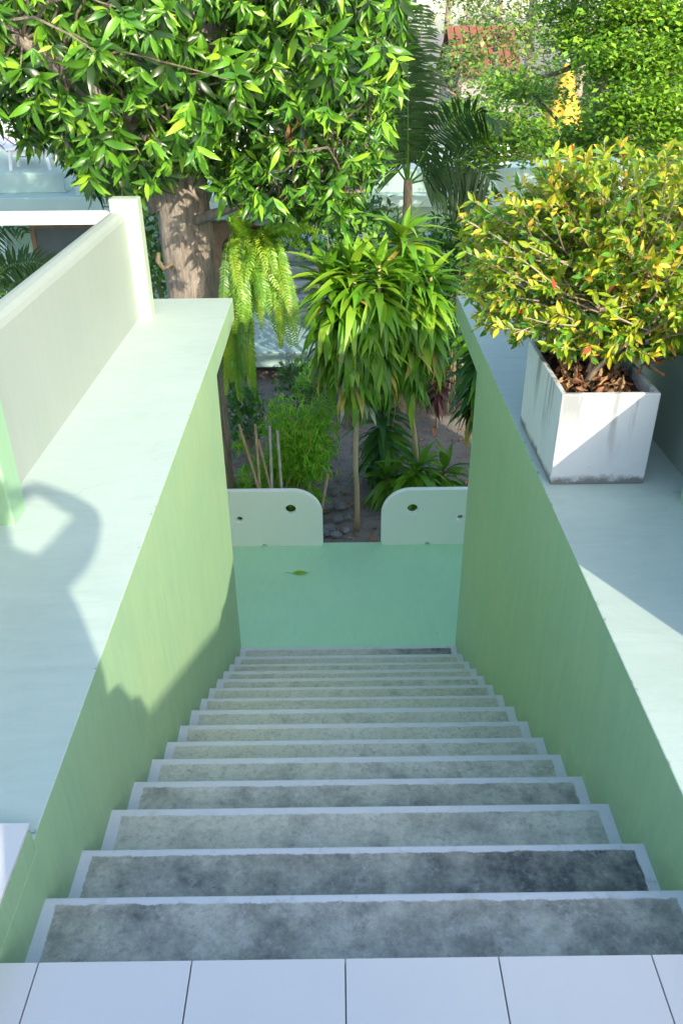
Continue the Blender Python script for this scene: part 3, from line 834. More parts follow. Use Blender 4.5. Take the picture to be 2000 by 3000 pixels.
tall_drac = dracaena('dracaena', 'tall dracaena with bright drooping strap leaves on bare canes', [
    ((g1.x, g1.y, Z_GND - .05), on_y(1042, 1140, yA + .02), on_y(1035, 770, yA + .05), 250, 1.05, .026),
    (nodeA, on_y(975, 1070, 7.10), on_y(962, 800, 7.10), 150, 1.05, .020),
    ((.80, 7.55, Z_GND - .05), on_y(1198, 1130, 7.35), on_y(1195, 800, 7.25), 210, 1.0, .026),
    (nodeB, on_y(1185, 880, 7.30), on_y(1175, 680, 7.35), 150, 1.1, .020),
    (nodeB, on_y(1255, 1040, 7.3), on_y(1262, 800, 7.3), 140, 1.0, .020),
    (nodeA, on_y(1112, 1100, 7.0), on_y(1110, 770, 7.0), 190, 1.0, .020)], 31, ['drac_a', 'drac_b', 'drac_c', 'drac_d'], [48, 28, 22, 2])
# dry pale leaves hanging below the crown
plain_mat('dry_pale_leaf', (0.62, 0.60, 0.55), 0.8, 0, 0.25, 20)
for u, v, y, L, lean in ((1038, 1180, 6.90, .30, .05), (1082, 1190, 7.0, .22, .35), (1004, 1185, 6.95, .20, -.1), (1068, 1170, 6.95, .20, .15)):
    v_, f_ = strip_leaf(L, .038, 6, .06, .45, .1, .7)
    me = bpy.data.meshes.new('dry_leaf'); me.from_pydata(v_.tolist(), [], f_.tolist()); me.materials.append(MATS['dry_pale_leaf'])
    o = link('dry_leaf', me, tall_drac); o.matrix_basis = frame(on_y(u, v, y), Vector((lean, -.05, -1)), Vector((.3, -1, 0)))
# ------------------------------------------------------------------ low dark dracaenas and others
dracaena('dracaena', 'dark green low dracaena behind the bare cane', [
    (on_z(1120, 1440, Z_GND) - Vector((0, 0, .05)), on_y(1120, 1400, 7.9), on_y(1120, 1190, 7.9), 120, 1.15, .02)], 33, ['low_a', 'low_b', 'drac_a', 'drac_d'], [75, 25, 0, 0], cane='bark_thin')
pl = on_z(1215, 1490, Z_GND)
dracaena('dracaena', 'bright green low dracaena spreading over the perforated panel', [
    (pl - Vector((0, 0, .05)), pl + Vector((0, 0, .15)), pl + Vector((0, 0, .50)), 80, 1.2, .02),
    (pl + Vector((-.25, .1, -.05)), pl + Vector((-.27, .1, .1)), pl + Vector((-.28, .1, .34)), 55, 1.0, .018),
    (pl + Vector((.30, .15, -.05)), pl + Vector((.30, .15, .1)), pl + Vector((.30, .15, .40)), 50, 1.05, .018)], 34, ['low_b', 'drac_a', 'low_a', 'drac_d'], [55, 25, 20, 0], cane='bark_thin')
dracaena('dracaena', 'dark drooping dracaena close to the shaded stair wall', [
    ((1.40, 7.7, Z_GND - .05), (1.38, 7.7, -1.75), (1.34, 7.7, -.75), 150, 1.15, .024),
    ((1.62, 8.1, Z_GND - .05), (1.55, 8.1, -1.6), (1.50, 8.1, -.55), 110, 1.1, .024)], 35, ['low_a', 'low_b', 'drac_a', 'drac_d'], [50, 35, 15, 1], cane='bark_thin')
dracaena('red_cordyline', 'small dark red cordyline in the shade by the porch', [
    ((1.16, 9.4, Z_GND - .05), (1.16, 9.4, -2.25), (1.16, 9.4, -1.9), 40, .75, .016)], 36, ['cordyline', 'low_a', 'cordyline', 'cordyline'], [80, 10, 5, 5], cane='bark_thin')

# ------------------------------------------------------------------ bamboo clump
def bamboo():
    rg = random.Random(41)
    b = on_z(830, 1500, Z_GND); b.y += .05
    root = tag(empty('bamboo_clump', b), 'small feathery bamboo clump with pale cut canes beside tree trunk', 'bamboo')
    for (u0, v0), (u1, v1), mt_ in (((640 + 60, 1245), (745, 1390), 'cane'), ((748, 1246), (760, 1410), 'cane'), ((790, 1250), (796, 1420), 'cane_grey'), ((812, 1262), (825, 1430), 'cane_grey'),
                                    ((757, 1290), (790, 1420), 'cane'), ((960, 1390), (945, 1480), 'cane')):
        t = on_y(u0, v0, b.y - .32); q = on_y(u1, v1, b.y - .36)
        d = (q - t).normalized(); foot = q + d * ((Z_GND - .05 - q.z) / d.z)
        m = MB(); k = 7
        pts, rad = [], []
        for i in range(k):
            p = t.lerp(foot, i / (k - 1))
            for dz, rr in ((-.006, .0135), (0, .0165), (.006, .0135)):
                pts.append(p - d * dz * -1 if True else p); rad.append(rr)
        m.tube(pts, rad, 8)
        m.build('cut_cane', mt_, root, smooth=True)
    leaves = []
    cl = MB()
    spots = []
    for k in range(46):
        u, v = rg.uniform(800, 975), rg.uniform(1140, 1330)
        spots.append((on_y(u, v, b.y + rg.uniform(-.25, .35)), True))
    for k in range(10):
        spots.append((on_y(rg.uniform(680, 780), rg.uniform(1340, 1450), b.y + rg.uniform(-.2, .1)), False))
    for k in range(5):
        spots.append((on_y(rg.uniform(900, 985), rg.uniform(1440, 1500), b.y - .15), False))
    spots.append((on_y(690, 1290, b.y - .2), False)); spots.append((on_y(800, 1180, b.y), False)); spots.append((on_y(880, 1100, b.y + .2), False))
    for tip, dense in spots:
        f0 = Vector((b.x + rg.uniform(-.2, .2), b.y + rg.uniform(-.12, .12), Z_GND - .02))
        mid = f0.lerp(tip, .55) + Vector((0, 0, .12)) + rvec(rg) * .05
        pts = [f0, f0.lerp(mid, .5), mid, mid.lerp(tip, .55) + rvec(rg) * .02, tip]
        m = MB(); m.tube(pts, [.008, .0075, .006, .004, .002], 5); m.build('cane', 'cane' if rg.random() < .4 else 'bamboo_b', root, smooth=True)
        for j in range(34 if dense else 16):
            s = rg.random() ** .7
            p = mid.lerp(tip, s) + rvec(rg) * (.16 if dense else .09) * rg.random() ** .5
            if dense: p.z -= rg.uniform(0, .22)
            ax = (rvec(rg) + Vector((0, -.3, -.35))).normalized()
            for q in range(rg.randint(4, 7)):
                ld = (ax + rvec(rg) * .75).normalized()
                leaves.append((frame(p + rvec(rg) * .012, ld, Vector((0, -.3, 1)) + rvec(rg) * .5, rg.uniform(.7, 1.15)), rg.randint(0, 1), pick(rg, [52, 36, 8])))
    foliage(root, leaves, [strip_leaf(.10, .013, 3, .25, .3, 0, .7), strip_leaf(.085, .012, 3, .1, .3, 0, .7)], ['bamboo_a', 'bamboo_b', 'bamboo_c'], 200)
bamboo()

# ------------------------------------------------------------------ hanging fern on the mango branch
def frond_mesh(rg, pts, leaf_len, leaf_w, n, mat, rachis, name, fold=.15, droop=.2, r0=.004, start=.03, hang=0.0):
    """rachis tube along pts with n pairs of leaflets; mesh, real geometry"""
    pts = [Vector(p) for p in pts]
    m = MB(); m.tube(pts, [r0 * (1 - .8 * i / (len(pts) - 1)) for i in range(len(pts))], 4, 1, cap=False)
    seg = [(pts[i + 1] - pts[i]).length for i in range(len(pts) - 1)]; tot = sum(seg)
    def at(s):
        d = s * tot
        for i, l in enumerate(seg):
            if d <= l or i == len(seg) - 1: return pts[i].lerp(pts[i + 1], min(1, d / l)), (pts[i + 1] - pts[i]).normalized()
            d -= l
    side0 = None
    for k in range(n):
        s = start + (1 - start) * k / n
        p, t = at(s)
        if side0 is None:
            side0 = t.cross(Vector((0, -1, .3)));
            if side0.length < .1: side0 = t.orthogonal()
        side = (side0 - t * side0.dot(t)).normalized(); nrm = side.cross(t)
        ll = leaf_len * (math.sin(math.pi * min(1, s * .86 + .12)) ** .6) * rg.uniform(.85, 1.1)
        for sg in (-1, 1):
            d = (side * sg + t * rg.uniform(.25, .5) + nrm * rg.uniform(-.2, .2) + Vector((0, 0, -hang * rg.uniform(.6, 1.2)))).normalized()
            w = (t - d * t.dot(d)).normalized() * leaf_w / 2
            e = p + d * ll - Vector((0, 0, droop * ll)); h = p + d * ll * .5 - Vector((0, 0, droop * ll * .25))
            m.add([p - w * .5, p + w * .5, h + w, e, h - w], [(0, 1, 2, 4), (4, 2, 3)])
    return m.mesh(name, [mat, rachis])
def fern():
    rg = random.Random(51)
    cen = on_y(700, 700, 6.95)
    root = tag(empty('hanging_fern', cen), 'yellow green fern hanging in long fronds from the mango trunk', 'fern')
    m = MB(); m.tube([cen + Vector((-.12, .15, -.1)), cen + Vector((0, .05, -.02)), cen + Vector((.15, 0, .02)), cen + Vector((.35, .02, .05))], [.06, .09, .08, .03], 8, wob=.2, rng=rg)
    m.build('root_ball', 'soil', root)
    ends = []
    for k in range(34): ends.append((rg.uniform(650, 748), rg.uniform(880, 1190), rg.uniform(665, 720)))
    for k in range(36): ends.append((rg.uniform(690, 845), rg.uniform(790, 990), rg.uniform(690, 780)))
    for k in range(9): ends.append((rg.uniform(800, 905), rg.uniform(900, 1060), rg.uniform(760, 830)))
    for k in range(12): ends.append((rg.uniform(700, 950), rg.uniform(660, 740), rg.uniform(720, 820)))
    for k in range(8): ends.append((rg.uniform(650, 740), rg.uniform(620, 690), rg.uniform(680, 740)))
    for u, v, us in ends:
        a = on_y(us, 705 + rg.uniform(-25, 25), 6.95 + rg.uniform(-.08, .1))
        e = on_y(u, v, 6.75 + rg.uniform(-.25, .15))
        drop = (a - e).length
        shoulder = a.lerp(e, .3) + Vector((0, -.12, .10 + .10 * (1 if v > 780 else .3)))
        pts = []
        for i in range(9):
            s = i / 8
            pts.append(a * (1 - s) ** 2 + shoulder * 2 * s * (1 - s) + e * s * s)
        dark = v > 1000 and rg.random() < .35
        me = frond_mesh(rg, pts, rg.uniform(.05, .075), .016, int(max(16, drop * 46)), 'fern_c' if dark else rg.choice(('fern_a', 'fern_a', 'fern_b')), 'fern_b', 'frond', hang=.25)
        link('frond', me, root)
fern()

# ------------------------------------------------------------------ palms
def palm(name, label, foot, crown, fronds, seed, tr=.05, cat='palm', leaf=.42, mats=('palm_a', 'palm_b'), n=46, group=None):
    rg = random.Random(seed)
    foot, crown = Vector(foot), Vector(crown)
    root = tag(empty(name, foot), label, cat, group)
    m = MB(); pts, rad = [], []
    for i in range(25):
        s = i / 24; pts.append(foot.lerp(crown, s)); rad.append(tr * (1.2 - .35 * s) * (1.06 if i % 2 else .97))
    m.tube(pts, rad, 10); m.build('trunk', 'bark_thin', root, smooth=True)
    for d, ln, dr in fronds:
        d = Vector(d).normalized(); p = crown - Vector((0, 0, .05)); pts = [p]
        for i in range(12):
            s = (i + 1) / 12
            dd = (d + Vector((0, 0, -dr * s ** 1.6))).normalized()
            p = p + dd * ln / 12; pts.append(p)
        me = frond_mesh(rg, pts, leaf, .03, n, rg.choice(mats), 'tier_c', 'frond', droop=.25, r0=.016, start=.16, hang=.25)
        link('frond', me, root)
    return root
pc = on_y(1195, 525, 9.8)
palm('young_palm', 'young dark green palm standing behind the tall dracaena', (pc.x, 9.8, Z_GND - .05), pc,
     [((-.10, -.15, 1), 1.75, .35), ((.06, .1, 1), 1.75, .35), ((-.32, -.1, 1), 1.5, .6), ((.42, -.2, .95), 1.45, 1.3), ((.75, -.1, .65), 1.25, 1.9), ((-.6, .2, .8), 1.1, 1.5), ((-.05, -.2, 1.1), 1.5, .25), ((.95, .0, .30), 1.1, 1.9), ((-.22, .25, 1.0), 1.7, .5)], 61, tr=.058, leaf=.36)
palm('potted_palm', 'small areca palm beyond the white rail', (-4.15, 9.3, Z_GND - .05), (-4.15, 9.3, -.9),
     [((.35, -.2, 1), 1.6, 1.2), ((-.2, 0, 1), 1.6, .9), ((.7, 0, .8), 1.4, 1.5), ((.1, -.4, 1), 1.5, 1.2), ((-.6, .2, .8), 1.4, 1.5), ((.5, .4, .7), 1.3, 1.6), ((.9, -.2, .4), 1.2, 1.4)], 62, tr=.035, leaf=.3, n=36)

# ------------------------------------------------------------------ trees made of clumps of small leaves
def clump_tree(name, label, foot, trunk_pts, tiers, seed, mats, weights, leaf, per_m3, tr, single=0, group=None):
    """tiers: [(centre, (rx, ry, rz))] flattened leafy layers on limbs"""
    rg = random.Random(seed)
    root = tag(empty(name, foot), label, 'tree', group)
    m = MB(); pts = [Vector(p) for p in trunk_pts]
    m.tube(pts, [tr * (1.15 - .6 * i / (len(pts) - 1)) for i in range(len(pts))], 10, wob=.05, rng=rg)
    m.build('trunk', 'bark', root, smooth=True)
    leaves = []
    tw = MB()
    for c, r in tiers:
        c = Vector(c)
        a = min(pts[1:], key=lambda q: (q - c).length + abs(q.z - c.z + .3))
        lm = MB(); lm.tube([a, a.lerp(c, .5) + Vector((0, 0, -.05)), c], [tr * .4, tr * .28, tr * .12], 6); lm.build('limb', 'bark_thin', root, smooth=True)
        vol = r[0] * r[1] * r[2] * 4.2
        nc = max(10, int(vol * per_m3))
        for k in range(nc):
            while True:
                v = Vector((rg.uniform(-1, 1), rg.uniform(-1, 1), rg.uniform(-1, 1)))
                if v.length < 1: break
            v *= .85 + .25 * math.sin(4 * v.x + 2 * v.y + seed)
            p0 = c + Vector((v.x * r[0], v.y * r[1], v.z * r[2]))
            if k % 4 == 0: tw.tube([c.lerp(p0, .15), c.lerp(p0, .6) + Vector((0, 0, -.03)), p0], [tr * .10, tr * .07, tr * .03], 3, cap=False)
            u_, v_ = proj(p0)
            if 1600 < u_ < 1700 and 180 < v_ < 365 and p0.y < 15.4 and rg.random() < .55: continue
            cr = leaf * rg.uniform(1.2, 2.4)
            for j in range(rg.randint(9, 15)):
                p = p0 + Vector((rg.gauss(0, cr), rg.gauss(0, cr), rg.gauss(0, cr * .45)))
                ld = Vector((rg.uniform(-1, 1), rg.uniform(-1, 1), rg.uniform(-.5, .6)))
                leaves.append((frame(p, ld, Vector((rg.uniform(-.6, .6), rg.uniform(-.9, .3), 1)), rg.uniform(.7, 1.25)), rg.randint(0, 1), pick(rg, weights)))
    o = tw.build('twigs', 'bark_thin', root); o['kind'] = 'stuff'
    foliage(root, leaves, [diamond_leaf(leaf, leaf * .55), diamond_leaf(leaf * .85, leaf * .5, .35)], mats, single)
    return root
def tier(u, v, ru, rv, y, ry=None):
    c = on_y(u, v, y); s = F_PX / (c - CAM).dot(AX_F)
    rx, rz = ru / s, rv / s
    return (c, (rx, ry or max(.5, rx * .7), rz))
T = [tier(1480, 400, 190, 62, 10.2), tier(1700, 410, 140, 42, 10.8), tier(1880, 330, 210, 85, 10.0), tier(1860, 180, 230, 70, 10.5), tier(1720, 120, 180, 45, 11.5), tier(1660, 30, 110, 40, 12),
     tier(1900, 40, 200, 55, 11), tier(1500, 245, 100, 24, 11.6), tier(1960, 455, 150, 45, 9.8), tier(1360, 330, 80, 28, 10.4), tier(1560, 275, 160, 26, 12), tier(1860, -90, 280, 60, 11.5), tier(2150, 100, 260, 70, 10.5), tier(2150, 350, 260, 80, 10.2), tier(1390, 460, 90, 26, 10.0)]
clump_tree('tiered_tree', 'light green tree with flat leafy tiers growing behind the planter', (3.35, 11.6, Z_GND), [(3.35, 11.6, Z_GND - .05), (3.36, 11.6, -1.0), (3.30, 11.55, .3), (3.25, 11.5, 1.4), (3.3, 11.5, 2.6)], T, 71,
           ['tier_a', 'tier_b', 'tier_c'], [42, 38, 20], .08, 460, .11)

B = [tier(1400, 330, 120, 80, 17.5), tier(1540, 260, 160, 90, 18), tier(1720, 330, 200, 110, 18.5), tier(1900, 300, 220, 120, 18), tier(1560, 420, 180, 60, 17), tier(1800, 470, 220, 60, 17), tier(2050, 420, 200, 80, 17.5)]
clump_tree('broadleaf_tree', 'dark wide tree filling the garden behind the tiered tree', (4.6, 18, Z_GND), [(4.6, 18, Z_GND - .05), (4.6, 18, -1.5), (4.6, 18, -.4), (4.7, 18, .8), (4.7, 18, 1.6)], B, 72, ['far_c', 'far_a', 'tier_c'], [45, 25, 30], .13, 26, .14)
S_ = [(Vector((4.3 + dx, 3.6 + dy, 4.7 + dz)), (.75, .8, .45)) for dx, dy, dz in ((0, 0, 0), (-.5, .3, -.5), (.5, -.3, -.4), (-.2, -.6, .4), (.3, .6, .5), (-.6, -.2, .3), (.3, 0, -1.2), (1.1, .2, -1.3), (1.9, -.1, -1.5), (.6, .4, -2.0), (1.5, .3, -2.1))]  # unseen crown, added and shaped to shade palm, screen and porch
clump_tree('added_shade_tree', 'tall unseen tree added beyond the parapet to shade the palm and porch', (4.3, 3.6, Z_GND), [(4.3, 3.6, Z_GND - .05), (4.25, 3.6, 0), (4.3, 3.6, 2.2), (4.3, 3.6, 4.0), (4.3, 3.6, 5.2)], S_, 73, ['tier_a', 'tier_c', 'far_a'], [40, 30, 30], .11, 120, .13)

# shrubs near the porch
def shrub(name, label, c, r, seed, mats, w, leaf=.07, dens=260, group=None):
    rg = random.Random(seed)
    c = Vector(c)
    root = tag(empty(name, (c.x, c.y, Z_GND)), label, 'shrub', group)
    for k in range(5):
        m = MB(); tip = c + Vector((rg.uniform(-.6, .6) * r[0], rg.uniform(-.6, .6) * r[1], rg.uniform(-.1, .6) * r[2]))
        f0 = Vector((c.x + rg.uniform(-.1, .1), c.y + rg.uniform(-.1, .1), Z_GND - .03))
        m.tube([f0, f0.lerp(tip, .5) + rvec(rg) * .05, tip], [.016, .012, .005], 5); m.build('stem', 'bark_thin', root)
    leaves = []
    n = int(dens * r[0] * r[1] * r[2] * 4.2) + 30
    for k in range(n):
        v = rvec(rg) * rg.random() ** .4
        p0 = c + Vector((v.x * r[0], v.y * r[1], v.z * r[2]))
        for j in range(8):
            leaves.append((frame(p0 + rvec(rg) * leaf * 1.1, rvec(rg) + Vector((0, -.2, .1)), Vector((0, -.5, 1)) + rvec(rg) * .6, rg.uniform(.7, 1.2)), rg.randint(0, 1), pick(rg, w)))
    foliage(root, leaves, [diamond_leaf(leaf, leaf * .5), diamond_leaf(leaf * 1.2, leaf * .45, .3)], mats, 0)
s1 = on_y(1370, 660, 10.4); shrub('leafy_shrub', 'dark green shrub below the palm beside the balcony', (s1.x, 10.4, -.8), (.6, .4, .55), 81, ['tier_c', 'tier_a', 'low_a'], [50, 30, 20])
s2 = on_y(445, 720, 8.6); shrub('leafy_shrub', 'tall dark shrub standing behind the mango trunk', (s2.x, 8.6, -.35), (.42, .4, .9), 82, ['low_a', 'tier_a', 'low_b'], [40, 30, 30], .10, 120)
s3 = on_y(720, 1150, 8.8); shrub('leafy_shrub', 'low dark shrub in the shade under the hanging fern', (s3.x, 8.8, -2.2), (.30, .3, .35), 83, ['low_a', 'low_b', 'tier_c'], [60, 20, 20], .11, 110)
s4 = on_y(1020, 700, 9.6); shrub('leafy_shrub', 'airy green shrub between the mango and the palm', (s4.x, 9.4, -.6), (.45, .4, .7), 84, ['tier_a', 'tier_c', 'low_b'], [40, 30, 30], .10, 70)
s5 = on_y(1310, 900, 9.3); shrub('leafy_shrub', 'dark broad shrub behind the shaded stair wall', (1.75, 9.6, -1.25), (.5, .4, .5), 85, ['low_a', 'tier_c', 'low_b'], [60, 30, 10], .12, 90)

for lab, u, v, y, r, sd in (('dark low shrub in front of the porch under the dracaena', 905, 1120, 10.2, (.35, .3, .28), 86), ('dark low shrub between porch and dracaena canes', 1080, 1130, 10.0, (.4, .3, .30), 87),
                            ('dark bushy shrub in the porch shade beside the cordyline', 1230, 1080, 10.3, (.4, .3, .38), 88), ('leafy shrub behind the dracaena in front of the ribbed screen', 1300, 880, 10.6, (.5, .4, .55), 89),
                            ('loose dark shrub under the mango branch by the screen', 930, 660, 10.5, (.45, .4, .35), 92), ('dark shrub at the foot of the young palm', 1085, 650, 10.6, (.35, .4, .4), 93),
                            ('dark leafy shrub between the palm and the planter bush', 1340, 720, 9.9, (.45, .4, .45), 94), ('dense dark shrub added to shade and cover bright ground by the porch', 1345, 1060, 10.3, (.55, .35, .50), 95)):
    c_ = on_y(u, v, y); shrub('leafy_shrub', lab, c_, r, sd, ['low_a', 'tier_c', 'low_b'], [50, 35, 15], .11, 130)  # the last shrub is added to shade and cover bright ground
# ------------------------------------------------------------------ stones by the bamboo
def stones():
    rg = random.Random(91)
    for k, (u, v, r) in enumerate(((965, 1525, .085), (990, 1500, .075), (955, 1480, .08), (1000, 1462, .085), (975, 1440, .075), (945, 1540, .075), (1010, 1530, .06), (930, 1500, .07), (985, 1545, .06), (1015, 1490, .055))):
        c = on_z(u, v + 30, Z_GND)
        bm = bmesh.new(); bmesh.ops.create_icosphere(bm, subdivisions=2, radius=1)
        a = [rvec(rg) for _ in range(5)]
        for vt in bm.verts:
            d = 1.0
            for q in a:
                h = vt.co.dot(q)
                if h > .55: d = min(d, .55 / h + .08)
            vt.co = vt.co * d * r * (1 + rg.uniform(-.04, .04)); vt.co.z *= .75; vt.co.x *= 1.15
        me = bpy.data.meshes.new('stone'); bm.to_mesh(me); bm.free(); me.materials.append(MATS['stone'])
        o = link('stone', me, None, (c.x, c.y, Z_GND + r * .45 + (.09 if k in (2, 4) else 0)))
        tag(o, 'rough grey stone in the pile next to the bamboo', 'stone', 'stones piled by the bamboo')
stones()

# ------------------------------------------------------------------ fallen leaves
def fallen(name, label, pos, d, L, w, mat, group=None):
    m = MB(); v, f = strip_leaf(L, w, 6, -.08, .25, .05, .8)
    m.v = [tuple(x) for x in v]; m.f = [tuple(int(i) for i in q) for q in f]; m.m = [0] * len(f)
    m.tube([(0, 0, 0), (0, -L * .2, .002), (0, -L * .38, .004)], .0015, 4)
    o = m.build(name, mat); o.matrix_basis = frame(pos, d, (0, 0, 1))
    tag(o, label, 'leaf')
p = on_z(855, 1680, Z_LAND); fallen('fallen_leaf', 'single green leaf lying on the green landing', (p.x, p.y, Z_LAND + .004), (1, -.1, .02), .15, .055, 'mango_d')
p = on_z(1365, 1972, -12 * RISE); fallen('fallen_leaf', 'small yellow leaf lying on a cement tread', (p.x - .03, NOSE[11] - .12, -12 * RISE + .004), (1, -.3, .02), .085, .04, 'bush_d')

# ------------------------------------------------------------------ the garden house behind: porch, shutter, balcony
def house():
    root = tag(empty('garden_house', (0, 14.5, Z_GND)), 'mint green house with porch and balcony behind the garden trees', 'house')
    def part(name, mat, *bxs, bevel=.01):
        m = MB()
        for b in bxs: m.box(*b)
        return m.build(name, mat, root, bevel=bevel)
    part('porch', 'house_mint', (-7.5, 6.0, 11.0, 13.55, -2.41, -2.19))
    for x in (-6, -3, 0, 3, 5.5): part('porch_pier', 'house_green', (x - .15, x + .15, 11.5, 11.8, Z_GND - .05, -2.41))
    part('wall', 'house_green', (-7.5, 6.0, 13.6, 13.8, -2.19, -.82))
    part('balcony_slab', 'house_mint', (-7.5, 6.0, 12.9, 17.0, -.64, -.45))
    part('beam', 'house_green', (-7.5, 6.0, 13.05, 13.25, -.82, -.64))
    part('balcony_wall', 'house_mint', (.42, 6.0, 13.02, 13.16, -.45, -.13))
    part('post', 'house_green', (.30, .60, 13.0, 13.3, -.449, .35))
    part('platform', 'house_mint', (-7.5, -4.15, 13.3, 16.9, -.45, -.16))
    part('upper_wall', 'house_white', (-7.5, -1.2, 16.6, 16.8, -.45, .95), (-.2, 2.8, 14.5, 14.7, -.45, .03))
    part('roof', 'house_white', (-7.5, -1.2, 15.4, 17.0, .95, 1.08))
    # leaning columns of the balcony
    for x in (-3.9, -6.6):
        m = MB(); y0, y1 = 13.0, 13.3
        z0, z1, dx = -.45, 1.2, -.36
        m.add([(x, y0, z0), (x + .26, y0, z0), (x + .26, y1, z0), (x, y1, z0), (x + dx, y0, z1), (x + dx + .36, y0, z1), (x + dx + .36, y1, z1), (x + dx, y1, z1)],
              [(3, 2, 1, 0), (4, 5, 6, 7), (0, 1, 5, 4), (1, 2, 6, 5), (2, 3, 7, 6), (3, 0, 4, 7)])
        m.build('column', 'house_mint', root, bevel=.01)
    for x in (-7.2, -5.2, -2.6, .1, 2.8, 5.6): part('porch_post', 'house_mint', (x - .1, x + .1, 13.05, 13.25, -2.19, -.82))
    # openings on the porch
    for x0, x1 in ((-6.8, -5.6), (-4.9, -3.5)):
        w_ = part('window', 'brown_wood', (x0, x1, 13.55, 13.62, -1.75, -1.68), (x0, x1, 13.55, 13.62, -1.02, -.95), (x0, x0 + .07, 13.55, 13.62, -1.68, -1.02), (x1 - .07, x1, 13.55, 13.62, -1.68, -1.02), bevel=0)
        m = MB(); m.box(x0 + .07, x1 - .07, 13.575, 13.598, -1.68, -1.02); m.build('pane', 'dark_room', w_)
    part('door', 'brown_wood', (-2.2, -1.35, 13.54, 13.6, -2.188, -.95))
house()
def shutter():
    root = tag(empty('ribbed_screen', (.5, 12.2, -2.19)), 'silver screen of broad horizontal ribs standing on porch', 'screen')
    for k in range(6):
        m = MB(); z0 = -2.12 + k * .21
        n = 8; prof = [(12.25, z0)] + [(12.25 - .075 * math.sin(math.pi * i / n), z0 + .2 * i / n) for i in range(1, n)] + [(12.25, z0 + .2), (12.27, z0 + .2), (12.27, z0)]
        prism_x(m, prof, -.92, 1.85); fix_normals(m.build('rib', 'sheet_metal', root))
    for x in (-.95, 1.88):
        m = MB(); m.box(x - .03, x + .03, 12.2, 12.3, -2.19, -.84); m.build('frame_post', 'sheet_metal', root)
shutter()
def balcony_things():
    # hammock and low white table on the balcony platform
    h = tag(empty('hammock', (-4.9, 14.2, -.16)), 'white hammock with purple edges slung on the balcony', 'hammock')
    a, b = on_y(-60, 340, 14.3), on_y(165, 370, 14.3)
    m = MB(); n = 16
    for k, (off, mi) in enumerate(((-.30, 1), (-.24, 0), (.24, 0), (.30, 1))):
        for i in range(n + 1):
            s = i / n; p = a.lerp(b, s); wdt = math.sin(math.pi * s) * .9 + .1
            m.v.append((p.x, p.y + off * wdt, p.z - .55 * math.sin(math.pi * s) + abs(off) * .35 * wdt))
    for k in range(3):
        for i in range(n):
            m.f.append((k * (n + 1) + i, k * (n + 1) + i + 1, (k + 1) * (n + 1) + i + 1, (k + 1) * (n + 1) + i)); m.m.append(0 if k == 1 else 1)
    o = m.build('cloth', ['white_plastic', 'purple_cloth'], h); s_ = o.modifiers.new('solid', 'SOLIDIFY'); s_.thickness = .02
    for e, t in ((a, on_y(-120, 240, 14.3)), (b, on_y(215, 250, 14.3))):
        m = MB(); m.tube([e, t], .012, 5); m.build('rope', 'white_plastic', h)
    t = tag(empty('low_table', (-4.6, 13.7, -.16)), 'low white plastic table under the hammock', 'table')
    c = on_y(95, 470, 13.7)
    m = MB(); m.box(c.x - .32, c.x + .32, 13.5, 13.95, .12, .16); m.build('table_top', 'white_plastic', t, bevel=.01)
    for sx in (-1, 1):
        for yy in (13.53, 13.89):
            m = MB(); m.tube([(c.x + sx * .30, yy + .015, -.16), (c.x + sx * .26, yy + .015, .12)], .028, 8); m.build('leg', 'white_plastic', t)
    m = MB()
    prism = [(c.x - .26, .02), (c.x + .26, .02)]
    m.box(c.x - .25, c.x + .25, 13.54, 13.56, .04, .12); m.build('apron', 'white_plastic', t)
balcony_things()

# ------------------------------------------------------------------ far things: red roofed hut, yellow parasol, distant trees
def far_hut():
    y0, y1 = 26.5, 30.5
    a = on_y(1308, 74, 28.5); b = on_y(1500, 62, 28.5)
    root = tag(empty('red_roofed_hut', (a.x + 1.5, 28.5, Z_GND)), 'grey boarded hut with rusty red roof far behind the trees', 'hut')
    x0, x1 = a.x, a.x + 2.0
    zr, ze = a.z, a.z - 1.15
    for sg in (-1, 1):
        m = MB()
        for k in range(9):
            xa = x0 + (x1 - x0) * k / 9; xb = x0 + (x1 - x0) * (k + 1) / 9 - .03
            yr, ye = 28.5, 28.5 + sg * 2.1
            vs = [(xa, yr, zr), (xb, yr, zr), (xb, ye, ze), (xa, ye, ze)]
            m = MB(); m.add(vs + [(x, y, z - .06) for x, y, z in vs], [(0, 1, 2, 3), (7, 6, 5, 4), (0, 4, 5, 1), (1, 5, 6, 2), (2, 6, 7, 3), (3, 7, 4, 0)])
            fix_normals(m.build('roof_sheet', 'red_roof', root))
    m = MB(); m.add([(x0 + .15, 26.7, Z_GND - .05), (x0 + .15, 30.3, Z_GND - .05), (x0 + .15, 30.3, ze + .1), (x0 + .15, 28.5, zr - .1), (x0 + .15, 26.7, ze + .1),
                     (x1 - .15, 26.7, Z_GND - .05), (x1 - .15, 30.3, Z_GND - .05), (x1 - .15, 30.3, ze + .1), (x1 - .15, 28.5, zr - .1), (x1 - .15, 26.7, ze + .1)],
                    [(4, 3, 2, 1, 0), (5, 6, 7, 8, 9), (0, 1, 6, 5), (0, 5, 9, 4), (1, 2, 7, 6), (4, 9, 8, 3), (3, 8, 7, 2)])
    fix_normals(m.build('wall', 'grey_board', root))
    for zz in (-.6, .1): 
        m = MB(); m.box(x0 + .08, x0 + .16, 26.8, 30.2, zz, zz + .06); m.build('board_joint', 'brown_wood', root)
    m = MB(); m.box(x0 + 1.4, x0 + 2.3, 26.62, 26.72, Z_GND, -.6); m.build('door', 'brown_wood', root)
far_hut()
